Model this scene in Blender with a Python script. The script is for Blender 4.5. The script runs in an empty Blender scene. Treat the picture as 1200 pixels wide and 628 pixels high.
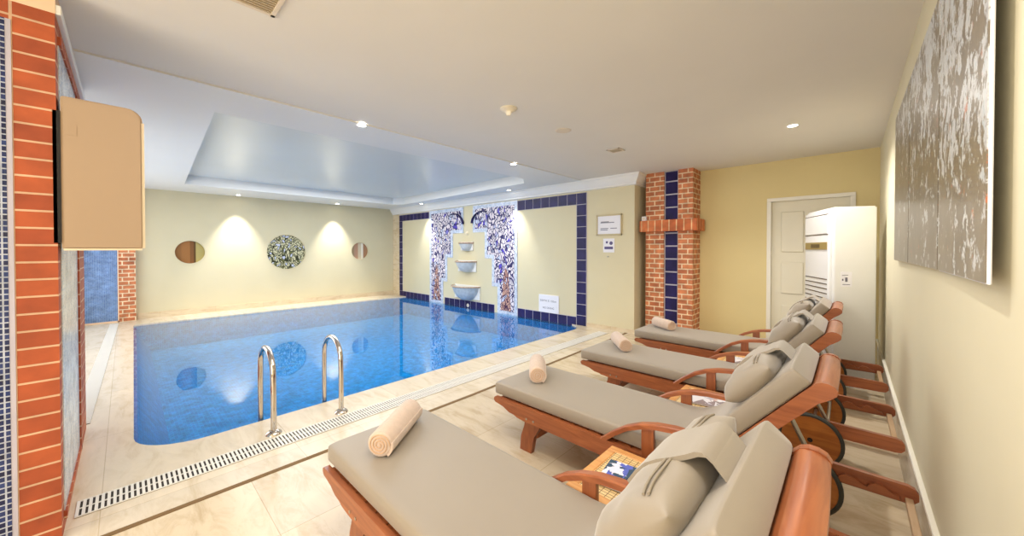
import bpy, bmesh, math, random
from math import pi, sin, cos, tan, atan2, sqrt, radians as rad
from mathutils import Vector, Matrix
random.seed(7)
scene = bpy.context.scene
COL = scene.collection

# ------------------------------------------------------------------ camera, world, exposure
YAW, PITCH, FPX = rad(43.05), rad(0.65), 424.0
cam_d = bpy.data.cameras.new('camera')
cam = bpy.data.objects.new('camera', cam_d)
COL.objects.link(cam)
cam_d.sensor_fit = 'HORIZONTAL'
cam_d.sensor_width = 36.0
cam_d.lens = FPX / 1200.0 * 36.0
cam_d.clip_start = 0.02
cam_d.shift_y = -(314.0 - (292.0 + FPX * tan(PITCH))) / 1200.0
cam.location = (0, 0, 1.4)
cam.rotation_euler = (pi / 2 - PITCH, 0, YAW)
scene.camera = cam

world = bpy.data.worlds.new('world')
scene.world = world
world.use_nodes = True
world.node_tree.nodes['Background'].inputs[0].default_value = (1.0, 0.95, 0.88, 1)
world.node_tree.nodes['Background'].inputs[1].default_value = 0.6

scene.view_settings.view_transform = 'Standard'
scene.view_settings.look = 'None'
scene.view_settings.gamma = 1.0
scene.view_settings.use_curve_mapping = False
scene.view_settings.exposure = 0.1

WARM = (1.0, 0.965, 0.925)
NEUT = (1.0, 0.975, 0.94)
COOL = (0.97, 0.985, 1.0)


def area_light(name, loc, sx, sy, power, color, rot=(0, 0, 0), spread=180):
    d = bpy.data.lights.new(name, 'AREA')
    d.shape = 'RECTANGLE'
    d.size, d.size_y = sx, sy
    d.energy = power
    d.color = color
    d.spread = rad(spread)
    o = bpy.data.objects.new(name, d)
    o.location = loc
    o.rotation_euler = rot
    COL.objects.link(o)
    return o


# added unseen fill lights under the lounge ceiling and in the pool's ceiling recess
area_light('lounge_ceiling_lamp', (-1.35, 1.3, 2.615), 1.6, 2.2, 26, WARM)
area_light('lounge_ceiling_lamp', (-1.2, 4.2, 2.615), 1.4, 1.6, 12, WARM)
area_light('pool_ceiling_lamp', (-6.7, 2.9, 2.78), 4.2, 3.4, 150, COOL)
# added upright fill lights, behind the viewer and along the pool's left side
area_light('lounge_window_light', (-1.3, -2.75, 1.35), 2.6, 2.2, 88, NEUT, (rad(90), 0, 0))
area_light('pool_side_light', (-7.4, -0.66, 1.2), 5.0, 1.9, 62, COOL, (rad(90), 0, 0))


def spot_light(name, loc, power, angle, blend, color, radius=0.03, rot=(0, 0, 0)):
    d = bpy.data.lights.new(name, 'SPOT')
    d.energy = power
    d.spot_size = rad(angle)
    d.spot_blend = blend
    d.color = color
    d.shadow_soft_size = radius
    o = bpy.data.objects.new(name, d)
    o.location = loc
    o.rotation_euler = rot
    COL.objects.link(o)
    return o


# ------------------------------------------------------------------ materials
def new_mat(name):
    m = bpy.data.materials.new(name)
    m.use_nodes = True
    nt = m.node_tree
    return m, nt, nt.nodes['Principled BSDF']


def L(nt, a, b):
    nt.links.new(a, b)


def N(nt, kind, **kw):
    n = nt.nodes.new(kind)
    for k, v in kw.items():
        setattr(n, k, v)
    return n


def srgb(r, g, b):
    def f(c):
        c /= 255.0
        return c / 12.92 if c <= 0.04045 else ((c + 0.055) / 1.055) ** 2.4
    return (f(r), f(g), f(b), 1)


def ramp(nt, fac, stops):
    r = N(nt, 'ShaderNodeValToRGB')
    e = r.color_ramp.elements
    while len(e) < len(stops):
        e.new(0.5)
    for i, (p, c) in enumerate(stops):
        e[i].position = p
        e[i].color = c
    L(nt, fac, r.inputs[0])
    return r


def plain(name, col, rough=0.5, metal=0.0, var=0.06, scale=6.0, bump=0.0, bscale=60.0, spec=0.5, coat=0.0, sheen=0.0, stretch=None):
    m, nt, bs = new_mat(name)
    tc = N(nt, 'ShaderNodeTexCoord')
    vec = tc.outputs['Object']
    if stretch:
        mp = N(nt, 'ShaderNodeMapping')
        mp.inputs['Scale'].default_value = stretch
        L(nt, vec, mp.inputs[0])
        vec = mp.outputs[0]
    n = N(nt, 'ShaderNodeTexNoise')
    n.inputs['Scale'].default_value = scale
    n.inputs['Detail'].default_value = 5
    L(nt, vec, n.inputs['Vector'])
    c0 = tuple(max(0, c * (1 - var)) for c in col[:3]) + (1,)
    c1 = tuple(min(1, c * (1 + var)) for c in col[:3]) + (1,)
    r = ramp(nt, n.outputs['Fac'], [(0.3, c0), (0.7, c1)])
    L(nt, r.outputs[0], bs.inputs['Base Color'])
    bs.inputs['Roughness'].default_value = rough
    bs.inputs['Metallic'].default_value = metal
    bs.inputs['Specular IOR Level'].default_value = spec
    if coat:
        bs.inputs['Coat Weight'].default_value = coat
        bs.inputs['Coat Roughness'].default_value = 0.15
    if sheen:
        bs.inputs['Sheen Weight'].default_value = sheen
        bs.inputs['Sheen Roughness'].default_value = 0.4
    if bump:
        n2 = N(nt, 'ShaderNodeTexNoise')
        n2.inputs['Scale'].default_value = bscale
        n2.inputs['Detail'].default_value = 3
        L(nt, vec, n2.inputs['Vector'])
        b = N(nt, 'ShaderNodeBump')
        b.inputs['Strength'].default_value = bump
        b.inputs['Distance'].default_value = 0.01
        L(nt, n2.outputs['Fac'], b.inputs['Height'])
        L(nt, b.outputs[0], bs.inputs['Normal'])
    return m


def plane_vec(nt, plane, off=(0, 0)):
    """2-D texture vector: 'h' = (x+y, z) for upright faces, 'f' = (x, y) for floors."""
    tc = N(nt, 'ShaderNodeTexCoord')
    s = N(nt, 'ShaderNodeSeparateXYZ')
    L(nt, tc.outputs['Object'], s.inputs[0])
    c = N(nt, 'ShaderNodeCombineXYZ')
    if plane == 'h':
        a = N(nt, 'ShaderNodeMath', operation='ADD')
        L(nt, s.outputs[0], a.inputs[0]); L(nt, s.outputs[1], a.inputs[1])
        L(nt, a.outputs[0], c.inputs[0]); L(nt, s.outputs[2], c.inputs[1])
    else:
        L(nt, s.outputs[0], c.inputs[0]); L(nt, s.outputs[1], c.inputs[1])
    mp = N(nt, 'ShaderNodeMapping')
    mp.inputs['Location'].default_value = (off[0], off[1], 0)
    L(nt, c.outputs[0], mp.inputs[0])
    return mp.outputs[0]


def brickish(name, c1, c2, cm, bw, bh, mortar, plane='h', offset=0.5, rough=0.7, off=(0, 0), bump=0.4, noise=0.25, spec=0.5, bias=0.0, smooth=0.1):
    m, nt, bs = new_mat(name)
    v = plane_vec(nt, plane, off)
    b = N(nt, 'ShaderNodeTexBrick')
    b.offset = offset
    b.inputs['Color1'].default_value = c1
    b.inputs['Color2'].default_value = c2
    b.inputs['Mortar'].default_value = cm
    b.inputs['Scale'].default_value = 1.0
    b.inputs['Brick Width'].default_value = bw
    b.inputs['Row Height'].default_value = bh
    b.inputs['Mortar Size'].default_value = mortar
    b.inputs['Mortar Smooth'].default_value = smooth
    b.inputs['Bias'].default_value = bias
    L(nt, v, b.inputs['Vector'])
    n = N(nt, 'ShaderNodeTexNoise')
    n.inputs['Scale'].default_value = 9.0
    n.inputs['Detail'].default_value = 6
    L(nt, v, n.inputs['Vector'])
    r = ramp(nt, n.outputs['Fac'], [(0.3, (1 - noise,) * 3 + (1,)), (0.7, (1 + noise,) * 3 + (1,))])
    mx = N(nt, 'ShaderNodeMixRGB', blend_type='MULTIPLY')
    mx.inputs[0].default_value = 1.0
    L(nt, b.outputs['Color'], mx.inputs[1]); L(nt, r.outputs[0], mx.inputs[2])
    L(nt, mx.outputs[0], bs.inputs['Base Color'])
    bs.inputs['Roughness'].default_value = rough
    bs.inputs['Specular IOR Level'].default_value = spec
    if bump:
        bp = N(nt, 'ShaderNodeBump', invert=True)
        bp.inputs['Strength'].default_value = bump
        bp.inputs['Distance'].default_value = 0.006
        L(nt, b.outputs['Fac'], bp.inputs['Height'])
        L(nt, bp.outputs[0], bs.inputs['Normal'])
    return m


def marble(name, ca, cb, seam, bw, bh, off=(0, 0), rough=0.22, plane='f'):
    m, nt, bs = new_mat(name)
    v = plane_vec(nt, plane, off)
    b = N(nt, 'ShaderNodeTexBrick')
    b.offset = 0.0
    b.inputs['Color1'].default_value = (0.93, 0.93, 0.93, 1)
    b.inputs['Color2'].default_value = (1.05, 1.04, 1.02, 1)
    b.inputs['Mortar'].default_value = seam
    b.inputs['Scale'].default_value = 1.0
    b.inputs['Brick Width'].default_value = bw
    b.inputs['Row Height'].default_value = bh
    b.inputs['Mortar Size'].default_value = 0.0025
    b.inputs['Mortar Smooth'].default_value = 0.3
    L(nt, v, b.inputs['Vector'])
    mp = N(nt, 'ShaderNodeMapping')
    mp.inputs['Scale'].default_value = (1.0, 3.2, 1)
    mp.inputs['Rotation'].default_value = (0, 0, 0.5)
    L(nt, v, mp.inputs[0])
    n = N(nt, 'ShaderNodeTexNoise')
    n.inputs['Scale'].default_value = 3.0
    n.inputs['Detail'].default_value = 9
    n.inputs['Roughness'].default_value = 0.65
    n.inputs['Distortion'].default_value = 0.8
    L(nt, mp.outputs[0], n.inputs['Vector'])
    r = ramp(nt, n.outputs['Fac'], [(0.32, cb), (0.52, ca), (0.75, tuple(min(1, c * 1.07) for c in ca[:3]) + (1,))])
    mx = N(nt, 'ShaderNodeMixRGB', blend_type='MULTIPLY')
    mx.inputs[0].default_value = 1.0
    L(nt, r.outputs[0], mx.inputs[1]); L(nt, b.outputs['Color'], mx.inputs[2])
    L(nt, mx.outputs[0], bs.inputs['Base Color'])
    bs.inputs['Roughness'].default_value = rough
    return m


def wood(name, ca, cb, rough=0.38, coat=0.25, axis='x'):
    m, nt, bs = new_mat(name)
    tc = N(nt, 'ShaderNodeTexCoord')
    mp = N(nt, 'ShaderNodeMapping')
    mp.inputs['Scale'].default_value = (1.5, 14, 14) if axis == 'x' else ((14, 1.5, 14) if axis == 'y' else (14, 14, 1.5))
    L(nt, tc.outputs['Object'], mp.inputs[0])
    n = N(nt, 'ShaderNodeTexNoise')
    n.inputs['Scale'].default_value = 2.2
    n.inputs['Detail'].default_value = 7
    n.inputs['Distortion'].default_value = 1.0
    L(nt, mp.outputs[0], n.inputs['Vector'])
    r = ramp(nt, n.outputs['Fac'], [(0.3, cb), (0.68, ca)])
    L(nt, r.outputs[0], bs.inputs['Base Color'])
    bs.inputs['Roughness'].default_value = rough
    bs.inputs['Coat Weight'].default_value = coat
    bs.inputs['Coat Roughness'].default_value = 0.2
    return m


M = {}
M['wall'] = plain('cream_wall_paint', srgb(214, 203, 168), 0.75, var=0.02, scale=2)
M['wall_side'] = plain('yellow_wall_paint', srgb(216, 197, 142), 0.7, var=0.02, scale=2)
M['wall_right'] = plain('pale_wall_paint', srgb(224, 216, 186), 0.6, var=0.02, scale=2)
M['ceil'] = plain('warm_ceiling_paint', srgb(228, 223, 213), 0.7, var=0.015, scale=1.5)
M['ceil_pool'] = plain('white_ceiling_paint', srgb(233, 232, 227), 0.45, var=0.01, scale=1.5)
M['ceil_gloss'] = plain('glossy_recess_ceiling', srgb(214, 217, 214), 0.28, var=0.02, scale=1.0, spec=0.6)
M['crown'] = plain('white_plaster', srgb(238, 235, 228), 0.5, var=0.01)
M['soffit'] = plain('peach_plaster', srgb(240, 205, 170), 0.6, var=0.02)  # peach tint of the warm light is put into the plaster colour
M['floor'] = marble('beige_travertine_floor', srgb(212, 195, 166), srgb(192, 170, 136), (0.72, 0.66, 0.58, 1), 0.61, 0.61, (0.2, 0.1), 0.2)
M['deck'] = marble('pale_travertine_deck', srgb(222, 208, 184), srgb(208, 190, 160), (0.8, 0.75, 0.68, 1), 1.22, 0.93, (0.4, 0.1), 0.25)
M['skirt'] = marble('marble_skirting', srgb(222, 204, 172), srgb(206, 182, 146), (0.8, 0.75, 0.7, 1), 0.9, 3.0, (0, 1), 0.25, 'h')
M['skirt_white'] = plain('white_skirting_cap', srgb(240, 236, 222), 0.4, var=0.01)
M['skirt_grey'] = marble('pale_skirting', srgb(214, 206, 190), srgb(196, 186, 166), (0.85, 0.83, 0.8, 1), 0.9, 3.0, (0, 1), 0.25, 'h')
M['slot'] = plain('dark_joint', srgb(120, 92, 54), 0.8)
BR1, BR2, BRM = srgb(192, 92, 48), srgb(168, 74, 38), srgb(214, 176, 134)
M['brick_stack'] = brickish('red_stack_bond_brick', srgb(178, 86, 44), srgb(156, 70, 36), srgb(208, 168, 134), 0.14, 0.0795, 0.005, offset=0.0, off=(0.022, 0.012), noise=0.18, bump=0.8)
M['brick'] = brickish('old_red_brick', srgb(202, 124, 78), srgb(174, 98, 60), srgb(226, 200, 164), 0.17, 0.078, 0.009, offset=0.5, noise=0.3, bump=0.8)
M['brick_ledge'] = brickish('brick_on_edge', srgb(206, 116, 64), srgb(176, 88, 46), srgb(220, 184, 138), 0.11, 0.5, 0.008, offset=0.0, noise=0.25, off=(0, 0.1))
M['navy_tile'] = plain('cobalt_glazed_tile', srgb(34, 27, 78), 0.3, var=0.35, scale=5, spec=0.25, coat=0.0)
M['grout'] = plain('tile_grout', srgb(186, 180, 190), 0.8)
M['tile_side'] = brickish('navy_small_mosaic', srgb(40, 58, 110), srgb(16, 24, 62), srgb(170, 176, 190), 0.034, 0.0255, 0.0028, offset=0.0, rough=0.15, noise=0.3, off=(0.34, 0))
M['grey_mosaic'] = brickish('grey_blue_mosaic', srgb(214, 224, 230), srgb(146, 172, 198), srgb(206, 210, 210), 0.014, 0.014, 0.0018, offset=0.0, rough=0.2, noise=0.3)
M['blue_mosaic'] = brickish('mid_blue_mosaic', srgb(92, 132, 184), srgb(64, 100, 160), srgb(150, 172, 200), 0.02, 0.02, 0.002, offset=0.0, rough=0.25, noise=0.3)
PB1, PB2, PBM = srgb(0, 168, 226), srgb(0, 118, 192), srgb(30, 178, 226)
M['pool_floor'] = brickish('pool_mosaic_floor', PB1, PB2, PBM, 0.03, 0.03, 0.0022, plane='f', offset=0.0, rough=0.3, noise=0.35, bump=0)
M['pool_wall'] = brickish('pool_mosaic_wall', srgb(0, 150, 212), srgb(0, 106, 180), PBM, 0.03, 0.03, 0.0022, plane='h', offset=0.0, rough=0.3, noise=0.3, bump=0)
M['border_mosaic'] = brickish('pale_blue_mosaic_border', srgb(214, 220, 232), srgb(160, 180, 208), srgb(222, 224, 230), 0.035, 0.035, 0.003, offset=0.0, rough=0.2, noise=0.15)
M['wood'] = wood('red_brown_hardwood', srgb(170, 98, 56), srgb(134, 70, 38))
M['wood_y'] = wood('red_brown_hardwood_cross', srgb(178, 106, 62), srgb(146, 78, 42), axis='y')
M['wood_z'] = wood('red_brown_hardwood_upright', srgb(164, 94, 52), srgb(130, 66, 34), axis='z')
M['wood_dark'] = wood('dark_hardwood', srgb(150, 78, 34), srgb(116, 54, 22))
M['wood_light'] = wood('light_hardwood', srgb(228, 170, 104), srgb(204, 140, 78))
M['wood_wheel'] = wood('wheel_hardwood', srgb(190, 118, 52), srgb(162, 92, 36))
M['bar'] = wood('pale_worn_hardwood', srgb(206, 176, 140), srgb(182, 146, 106), axis='y')
M['rubber'] = plain('dark_grey_rubber', srgb(62, 62, 56), 0.6)
M['black'] = plain('black_recess', srgb(26, 22, 18), 0.7)
M['cushion'] = plain('taupe_cushion_fabric', srgb(152, 140, 123), 0.5, var=0.02, scale=3, bump=0.03, bscale=400, sheen=0.5)
M['piping'] = plain('taupe_piping', srgb(150, 138, 120), 0.7, var=0.02)
M['towel'] = plain('peach_terry_towel', srgb(214, 190, 170), 0.95, var=0.05, scale=40, bump=0.5, bscale=260, sheen=0.4)
M['towel_end'] = plain('peach_towel_roll_end', srgb(212, 176, 144), 0.95, var=0.06, scale=40, bump=0.5, bscale=260)
M['towel_groove'] = plain('towel_fold', srgb(170, 118, 78), 0.95)
M['chrome'] = plain('polished_steel', srgb(214, 206, 196), 0.09, metal=1.0, var=0.01)
M['steel'] = plain('brushed_steel', srgb(190, 186, 178), 0.3, metal=1.0, var=0.02)
M['white_paint'] = plain('white_gloss_paint', srgb(228, 222, 206), 0.4, var=0.01)
M['door'] = plain('door_paint', srgb(222, 214, 190), 0.45, var=0.01)
M['ac_white'] = plain('appliance_white', srgb(226, 225, 220), 0.35, var=0.01)
M['ac_panel'] = plain('appliance_front_white', srgb(232, 232, 230), 0.3, var=0.01)
M['gold'] = plain('bronze_display', srgb(150, 130, 78), 0.35, var=0.05)
M['display'] = plain('dark_display', srgb(86, 70, 40), 0.3)
M['grate'] = plain('white_plastic_grate', srgb(236, 232, 222), 0.4, var=0.01)
M['gap'] = plain('grate_gap', srgb(52, 42, 34), 0.8)
M['beige_box'] = plain('beige_laminate', srgb(176, 150, 122), 0.45, var=0.03, scale=1.2)
M['beige_edge'] = plain('pale_edge', srgb(232, 214, 182), 0.4, var=0.02)
M['paper'] = plain('white_paper', srgb(232, 230, 234), 0.6, var=0.01)
M['ink'] = plain('grey_ink', srgb(110, 108, 120), 0.7)
M['ink_blue'] = plain('violet_ink', srgb(92, 84, 128), 0.7)
M['frame'] = plain('champagne_frame', srgb(196, 180, 140), 0.4, var=0.04)
M['vent'] = plain('vent_white', srgb(222, 208, 186), 0.5, var=0.02)
M['vent_dark'] = plain('vent_gap', srgb(96, 82, 62), 0.8)
M['vent_slat'] = plain('vent_slat_metal', srgb(196, 176, 142), 0.5)
M['plastic'] = plain('cream_plastic', srgb(234, 222, 196), 0.4, var=0.01)
M['ceramic'] = plain('grey_glazed_stone', srgb(206, 208, 206), 0.3, var=0.12, scale=14)
M['rust'] = plain('weathered_rim', srgb(188, 160, 136), 0.6, var=0.2, scale=20)


def emit_mat(name, col, strength):
    m, nt, bs = new_mat(name)
    bs.inputs['Base Color'].default_value = (0.8, 0.8, 0.8, 1)
    bs.inputs['Emission Color'].default_value = col
    bs.inputs['Emission Strength'].default_value = strength
    return m


M['lamp'] = emit_mat('lit_lamp_lens', (1.0, 0.96, 0.9, 1), 25.0)


def water_mat():
    m, nt, bs = new_mat('clear_pool_water')
    nt.nodes.remove(bs)
    out = nt.nodes['Material Output']
    tr = N(nt, 'ShaderNodeBsdfTransparent')
    tr.inputs[0].default_value = (0.55, 0.93, 1.0, 1)
    gl = N(nt, 'ShaderNodeBsdfGlossy')
    gl.inputs['Roughness'].default_value = 0.02
    gl.inputs['Color'].default_value = (1, 1, 1, 1)
    fr = N(nt, 'ShaderNodeFresnel')
    fr.inputs['IOR'].default_value = 1.5
    mx = N(nt, 'ShaderNodeMixShader')
    tc = N(nt, 'ShaderNodeTexCoord')
    n = N(nt, 'ShaderNodeTexNoise')
    n.inputs['Scale'].default_value = 2.2
    n.inputs['Detail'].default_value = 2
    L(nt, tc.outputs['Object'], n.inputs['Vector'])
    b = N(nt, 'ShaderNodeBump')
    b.inputs['Strength'].default_value = 0.06
    b.inputs['Distance'].default_value = 0.02
    L(nt, n.outputs['Fac'], b.inputs['Height'])
    L(nt, b.outputs[0], gl.inputs['Normal'])
    df = N(nt, 'ShaderNodeBsdfDiffuse')      # faint milkiness of the water itself
    df.inputs[0].default_value = srgb(70, 178, 226)
    tb = N(nt, 'ShaderNodeMixShader')
    lw = N(nt, 'ShaderNodeLayerWeight')      # longer path through the water at a low angle
    lw.inputs[0].default_value = 0.5
    pw = N(nt, 'ShaderNodeMath', operation='POWER'); pw.inputs[1].default_value = 4.0
    L(nt, lw.outputs['Facing'], pw.inputs[0])
    pm = N(nt, 'ShaderNodeMath', operation='MULTIPLY_ADD'); pm.inputs[1].default_value = 0.35; pm.inputs[2].default_value = 0.0
    L(nt, pw.outputs[0], pm.inputs[0]); L(nt, pm.outputs[0], tb.inputs[0])
    L(nt, tr.outputs[0], tb.inputs[1]); L(nt, df.outputs[0], tb.inputs[2])
    L(nt, fr.outputs[0], mx.inputs[0])
    L(nt, tb.outputs[0], mx.inputs[1])
    L(nt, gl.outputs[0], mx.inputs[2])
    L(nt, mx.outputs[0], out.inputs['Surface'])
    return m


M['water'] = water_mat()


def leaf_mat(name, scale=11.0, ground=(40, 36, 92), leaf=(232, 222, 226), vio=(84, 70, 190), facing='y'):
    """tree-like inlay: pale leaf shapes on dark blue ground"""
    m, nt, bs = new_mat(name)
    tc = N(nt, 'ShaderNodeTexCoord')
    n0 = N(nt, 'ShaderNodeTexNoise')
    n0.inputs['Scale'].default_value = 3.0
    L(nt, tc.outputs['Object'], n0.inputs['Vector'])
    mx0 = N(nt, 'ShaderNodeVectorMath', operation='MULTIPLY_ADD')
    L(nt, n0.outputs['Color'], mx0.inputs[0])
    mx0.inputs[1].default_value = (0.35, 0.35, 0.35)
    L(nt, tc.outputs['Object'], mx0.inputs[2])
    mp = N(nt, 'ShaderNodeMapping')
    mp.inputs['Rotation'].default_value = (0, 0.7, 0) if facing == 'y' else (0.7, 0, 0)
    mp.inputs['Scale'].default_value = (1.0, 0.0, 0.55) if facing == 'y' else (0.0, 1.0, 0.7)
    L(nt, mx0.outputs[0], mp.inputs[0])
    v = N(nt, 'ShaderNodeTexVoronoi', feature='DISTANCE_TO_EDGE')
    v.inputs['Scale'].default_value = scale
    v.inputs['Randomness'].default_value = 1.0
    L(nt, mp.outputs[0], v.inputs['Vector'])
    r = ramp(nt, v.outputs['Distance'], [(0.07, (0, 0, 0, 1)), (0.12, (1, 1, 1, 1))])
    v2 = N(nt, 'ShaderNodeTexVoronoi', feature='F1')
    v2.inputs['Scale'].default_value = scale
    L(nt, mp.outputs[0], v2.inputs['Vector'])
    s = N(nt, 'ShaderNodeSeparateColor')
    L(nt, v2.outputs['Color'], s.inputs[0])
    cell = ramp(nt, s.outputs[0], [(0.0, srgb(*leaf)), (0.80, srgb(*leaf)), (0.82, srgb(*vio)), (0.88, srgb(*vio)), (0.90, srgb(200, 206, 226))])
    mix = N(nt, 'ShaderNodeMixRGB')
    L(nt, r.outputs[0], mix.inputs[0])
    mix.inputs[1].default_value = srgb(*ground)
    L(nt, cell.outputs[0], mix.inputs[2])
    L(nt, mix.outputs[0], bs.inputs['Base Color'])
    bs.inputs['Roughness'].default_value = 0.25
    return m


M['leaf'] = leaf_mat('leaf_mosaic', 19.0)
M['trunk'] = leaf_mat('trunk_mosaic', 24.0, (72, 42, 70), (206, 160, 140), (150, 90, 80))
M['porthole_leaf'] = leaf_mat('foliage_inlay', 22.0, (52, 56, 36), (206, 202, 164), (112, 112, 66), 'x')


def bands_mat(name, stops, axis=1, lo=-0.25, hi=0.25):
    m, nt, bs = new_mat(name)
    tc = N(nt, 'ShaderNodeTexCoord')
    s = N(nt, 'ShaderNodeSeparateXYZ')
    L(nt, tc.outputs['Object'], s.inputs[0])
    mr = N(nt, 'ShaderNodeMapRange')
    mr.inputs['From Min'].default_value = lo
    mr.inputs['From Max'].default_value = hi
    L(nt, s.outputs[axis], mr.inputs['Value'])
    r = ramp(nt, mr.outputs[0], stops)
    r.color_ramp.interpolation = 'CONSTANT'
    L(nt, r.outputs[0], bs.inputs['Base Color'])
    bs.inputs['Roughness'].default_value = 0.25
    return m


M['pane_a'] = bands_mat('porthole_brown_pane', [(0, srgb(146, 98, 54)), (0.22, srgb(158, 106, 58)), (0.50, srgb(128, 84, 46)), (0.62, srgb(92, 66, 34)), (0.69, srgb(184, 168, 104))])  # colour bands paint what shows in the glass, not the pane's own colour
M['pane_b'] = bands_mat('porthole_rosy_pane', [(0, srgb(168, 140, 104)), (0.2, srgb(182, 140, 112)), (0.42, srgb(206, 190, 160)), (0.6, srgb(232, 224, 204)), (0.72, srgb(160, 118, 88))])  # likewise a painted view, rosy with a light stripe


def art_mat():
    """taupe ground, drifting pale blossoms, some orange touches"""
    m, nt, bs = new_mat('blossom_canvas')
    tc = N(nt, 'ShaderNodeTexCoord')
    sp = N(nt, 'ShaderNodeSeparateXYZ')
    L(nt, tc.outputs['Object'], sp.inputs[0])
    n0 = N(nt, 'ShaderNodeTexNoise')
    n0.inputs['Scale'].default_value = 5
    n0.inputs['Detail'].default_value = 4
    L(nt, tc.outputs['Object'], n0.inputs['Vector'])
    ma = N(nt, 'ShaderNodeVectorMath', operation='MULTIPLY_ADD')
    L(nt, n0.outputs['Color'], ma.inputs[0])
    ma.inputs[1].default_value = (0.12, 0.12, 0.12)
    L(nt, tc.outputs['Object'], ma.inputs[2])
    mp = N(nt, 'ShaderNodeMapping')
    mp.inputs['Scale'].default_value = (0.0, 1.5, 1.35)
    L(nt, ma.outputs[0], mp.inputs[0])

    def blobs(scale, lo, hi, seed):
        mm = N(nt, 'ShaderNodeMapping')
        mm.inputs['Location'].default_value = (0, seed, seed * 1.7)
        L(nt, mp.outputs[0], mm.inputs[0])
        v = N(nt, 'ShaderNodeTexNoise')
        v.inputs['Scale'].default_value = scale
        v.inputs['Detail'].default_value = 6
        v.inputs['Roughness'].default_value = 0.7
        L(nt, mm.outputs[0], v.inputs['Vector'])
        return v.outputs['Fac']
    # more blossom high up and towards the near end
    base = ramp(nt, blobs(2.2, 0, 0, 3.1), [(0.3, srgb(106, 96, 82)), (0.7, srgb(132, 121, 104))])
    g1 = N(nt, 'ShaderNodeMath', operation='MULTIPLY_ADD')
    L(nt, sp.outputs[2], g1.inputs[0])
    g1.inputs[1].default_value = 0.16
    g1.inputs[2].default_value = -0.15
    g2 = N(nt, 'ShaderNodeMath', operation='MULTIPLY_ADD')
    L(nt, sp.outputs[1], g2.inputs[0])
    g2.inputs[1].default_value = -0.05
    L(nt, g1.outputs[0], g2.inputs[2])
    a1 = N(nt, 'ShaderNodeMath', operation='ADD')
    cl = N(nt, 'ShaderNodeMath', operation='MULTIPLY_ADD')
    L(nt, blobs(3.0, 0, 0, 2.2), cl.inputs[0]); cl.inputs[1].default_value = 0.8; cl.inputs[2].default_value = -0.4
    ad = N(nt, 'ShaderNodeMath', operation='ADD')
    L(nt, blobs(13, 0, 0, 0.7), ad.inputs[0]); L(nt, cl.outputs[0], ad.inputs[1])
    L(nt, ad.outputs[0], a1.inputs[0]); L(nt, g2.outputs[0], a1.inputs[1])
    w = ramp(nt, a1.outputs[0], [(0.555, (0, 0, 0, 1)), (0.60, (1, 1, 1, 1))])
    col = ramp(nt, blobs(16, 0, 0, 9.3), [(0.3, srgb(150, 150, 152)), (0.5, srgb(206, 208, 208)), (0.7, srgb(180, 196, 204))])
    m1 = N(nt, 'ShaderNodeMixRGB')
    L(nt, w.outputs[0], m1.inputs[0]); L(nt, base.outputs[0], m1.inputs[1]); L(nt, col.outputs[0], m1.inputs[2])
    o = ramp(nt, blobs(8, 0, 0, 5.5), [(0.63, (0, 0, 0, 1)), (0.67, (0.85, 0.85, 0.85, 1))])
    m2 = N(nt, 'ShaderNodeMixRGB')
    L(nt, o.outputs[0], m2.inputs[0]); L(nt, m1.outputs[0], m2.inputs[1])
    m2.inputs[2].default_value = srgb(196, 112, 70)
    L(nt, m2.outputs[0], bs.inputs['Base Color'])
    bs.inputs['Roughness'].default_value = 0.3
    return m


M['art'] = art_mat()


def woven_mat():
    m, nt, bs = new_mat('woven_cane')
    v = plane_vec(nt, 'f')
    b = N(nt, 'ShaderNodeTexBrick')
    b.offset = 0.0
    b.inputs['Color1'].default_value = srgb(236, 206, 150)
    b.inputs['Color2'].default_value = srgb(220, 186, 126)
    b.inputs['Mortar'].default_value = srgb(120, 84, 44)
    b.inputs['Scale'].default_value = 1.0
    b.inputs['Brick Width'].default_value = 0.03
    b.inputs['Row Height'].default_value = 0.018
    b.inputs['Mortar Size'].default_value = 0.0016
    L(nt, v, b.inputs['Vector'])
    L(nt, b.outputs['Color'], bs.inputs['Base Color'])
    bs.inputs['Roughness'].default_value = 0.5
    return m


M['woven'] = woven_mat()


def cover_mat(name, seed, cols):
    m, nt, bs = new_mat(name)
    tc = N(nt, 'ShaderNodeTexCoord')
    mp = N(nt, 'ShaderNodeMapping')
    mp.inputs['Location'].default_value = (seed, seed * 2, 0)
    mp.inputs['Scale'].default_value = (1, 1, 0)
    L(nt, tc.outputs['Object'], mp.inputs[0])
    v = N(nt, 'ShaderNodeTexVoronoi', feature='F1', distance='MINKOWSKI')
    v.inputs['Scale'].default_value = 15
    L(nt, mp.outputs[0], v.inputs['Vector'])
    s = N(nt, 'ShaderNodeSeparateColor')
    L(nt, v.outputs['Color'], s.inputs[0])
    r = ramp(nt, s.outputs[0], cols)
    r.color_ramp.interpolation = 'CONSTANT'
    L(nt, r.outputs[0], bs.inputs['Base Color'])
    bs.inputs['Roughness'].default_value = 0.2
    return m


M['cover_a'] = cover_mat('blue_magazine_cover', 1.3, [(0, srgb(58, 80, 102)), (0.35, srgb(236, 236, 244)), (0.6, srgb(92, 104, 190)), (0.8, srgb(226, 224, 240)), (0.93, srgb(40, 42, 70))])
M['cover_b'] = cover_mat('pale_magazine_cover', 4.3, [(0, srgb(232, 230, 234)), (0.4, srgb(190, 188, 200)), (0.6, srgb(240, 238, 238)), (0.8, srgb(150, 138, 140)), (0.9, srgb(206, 180, 176))])


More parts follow.
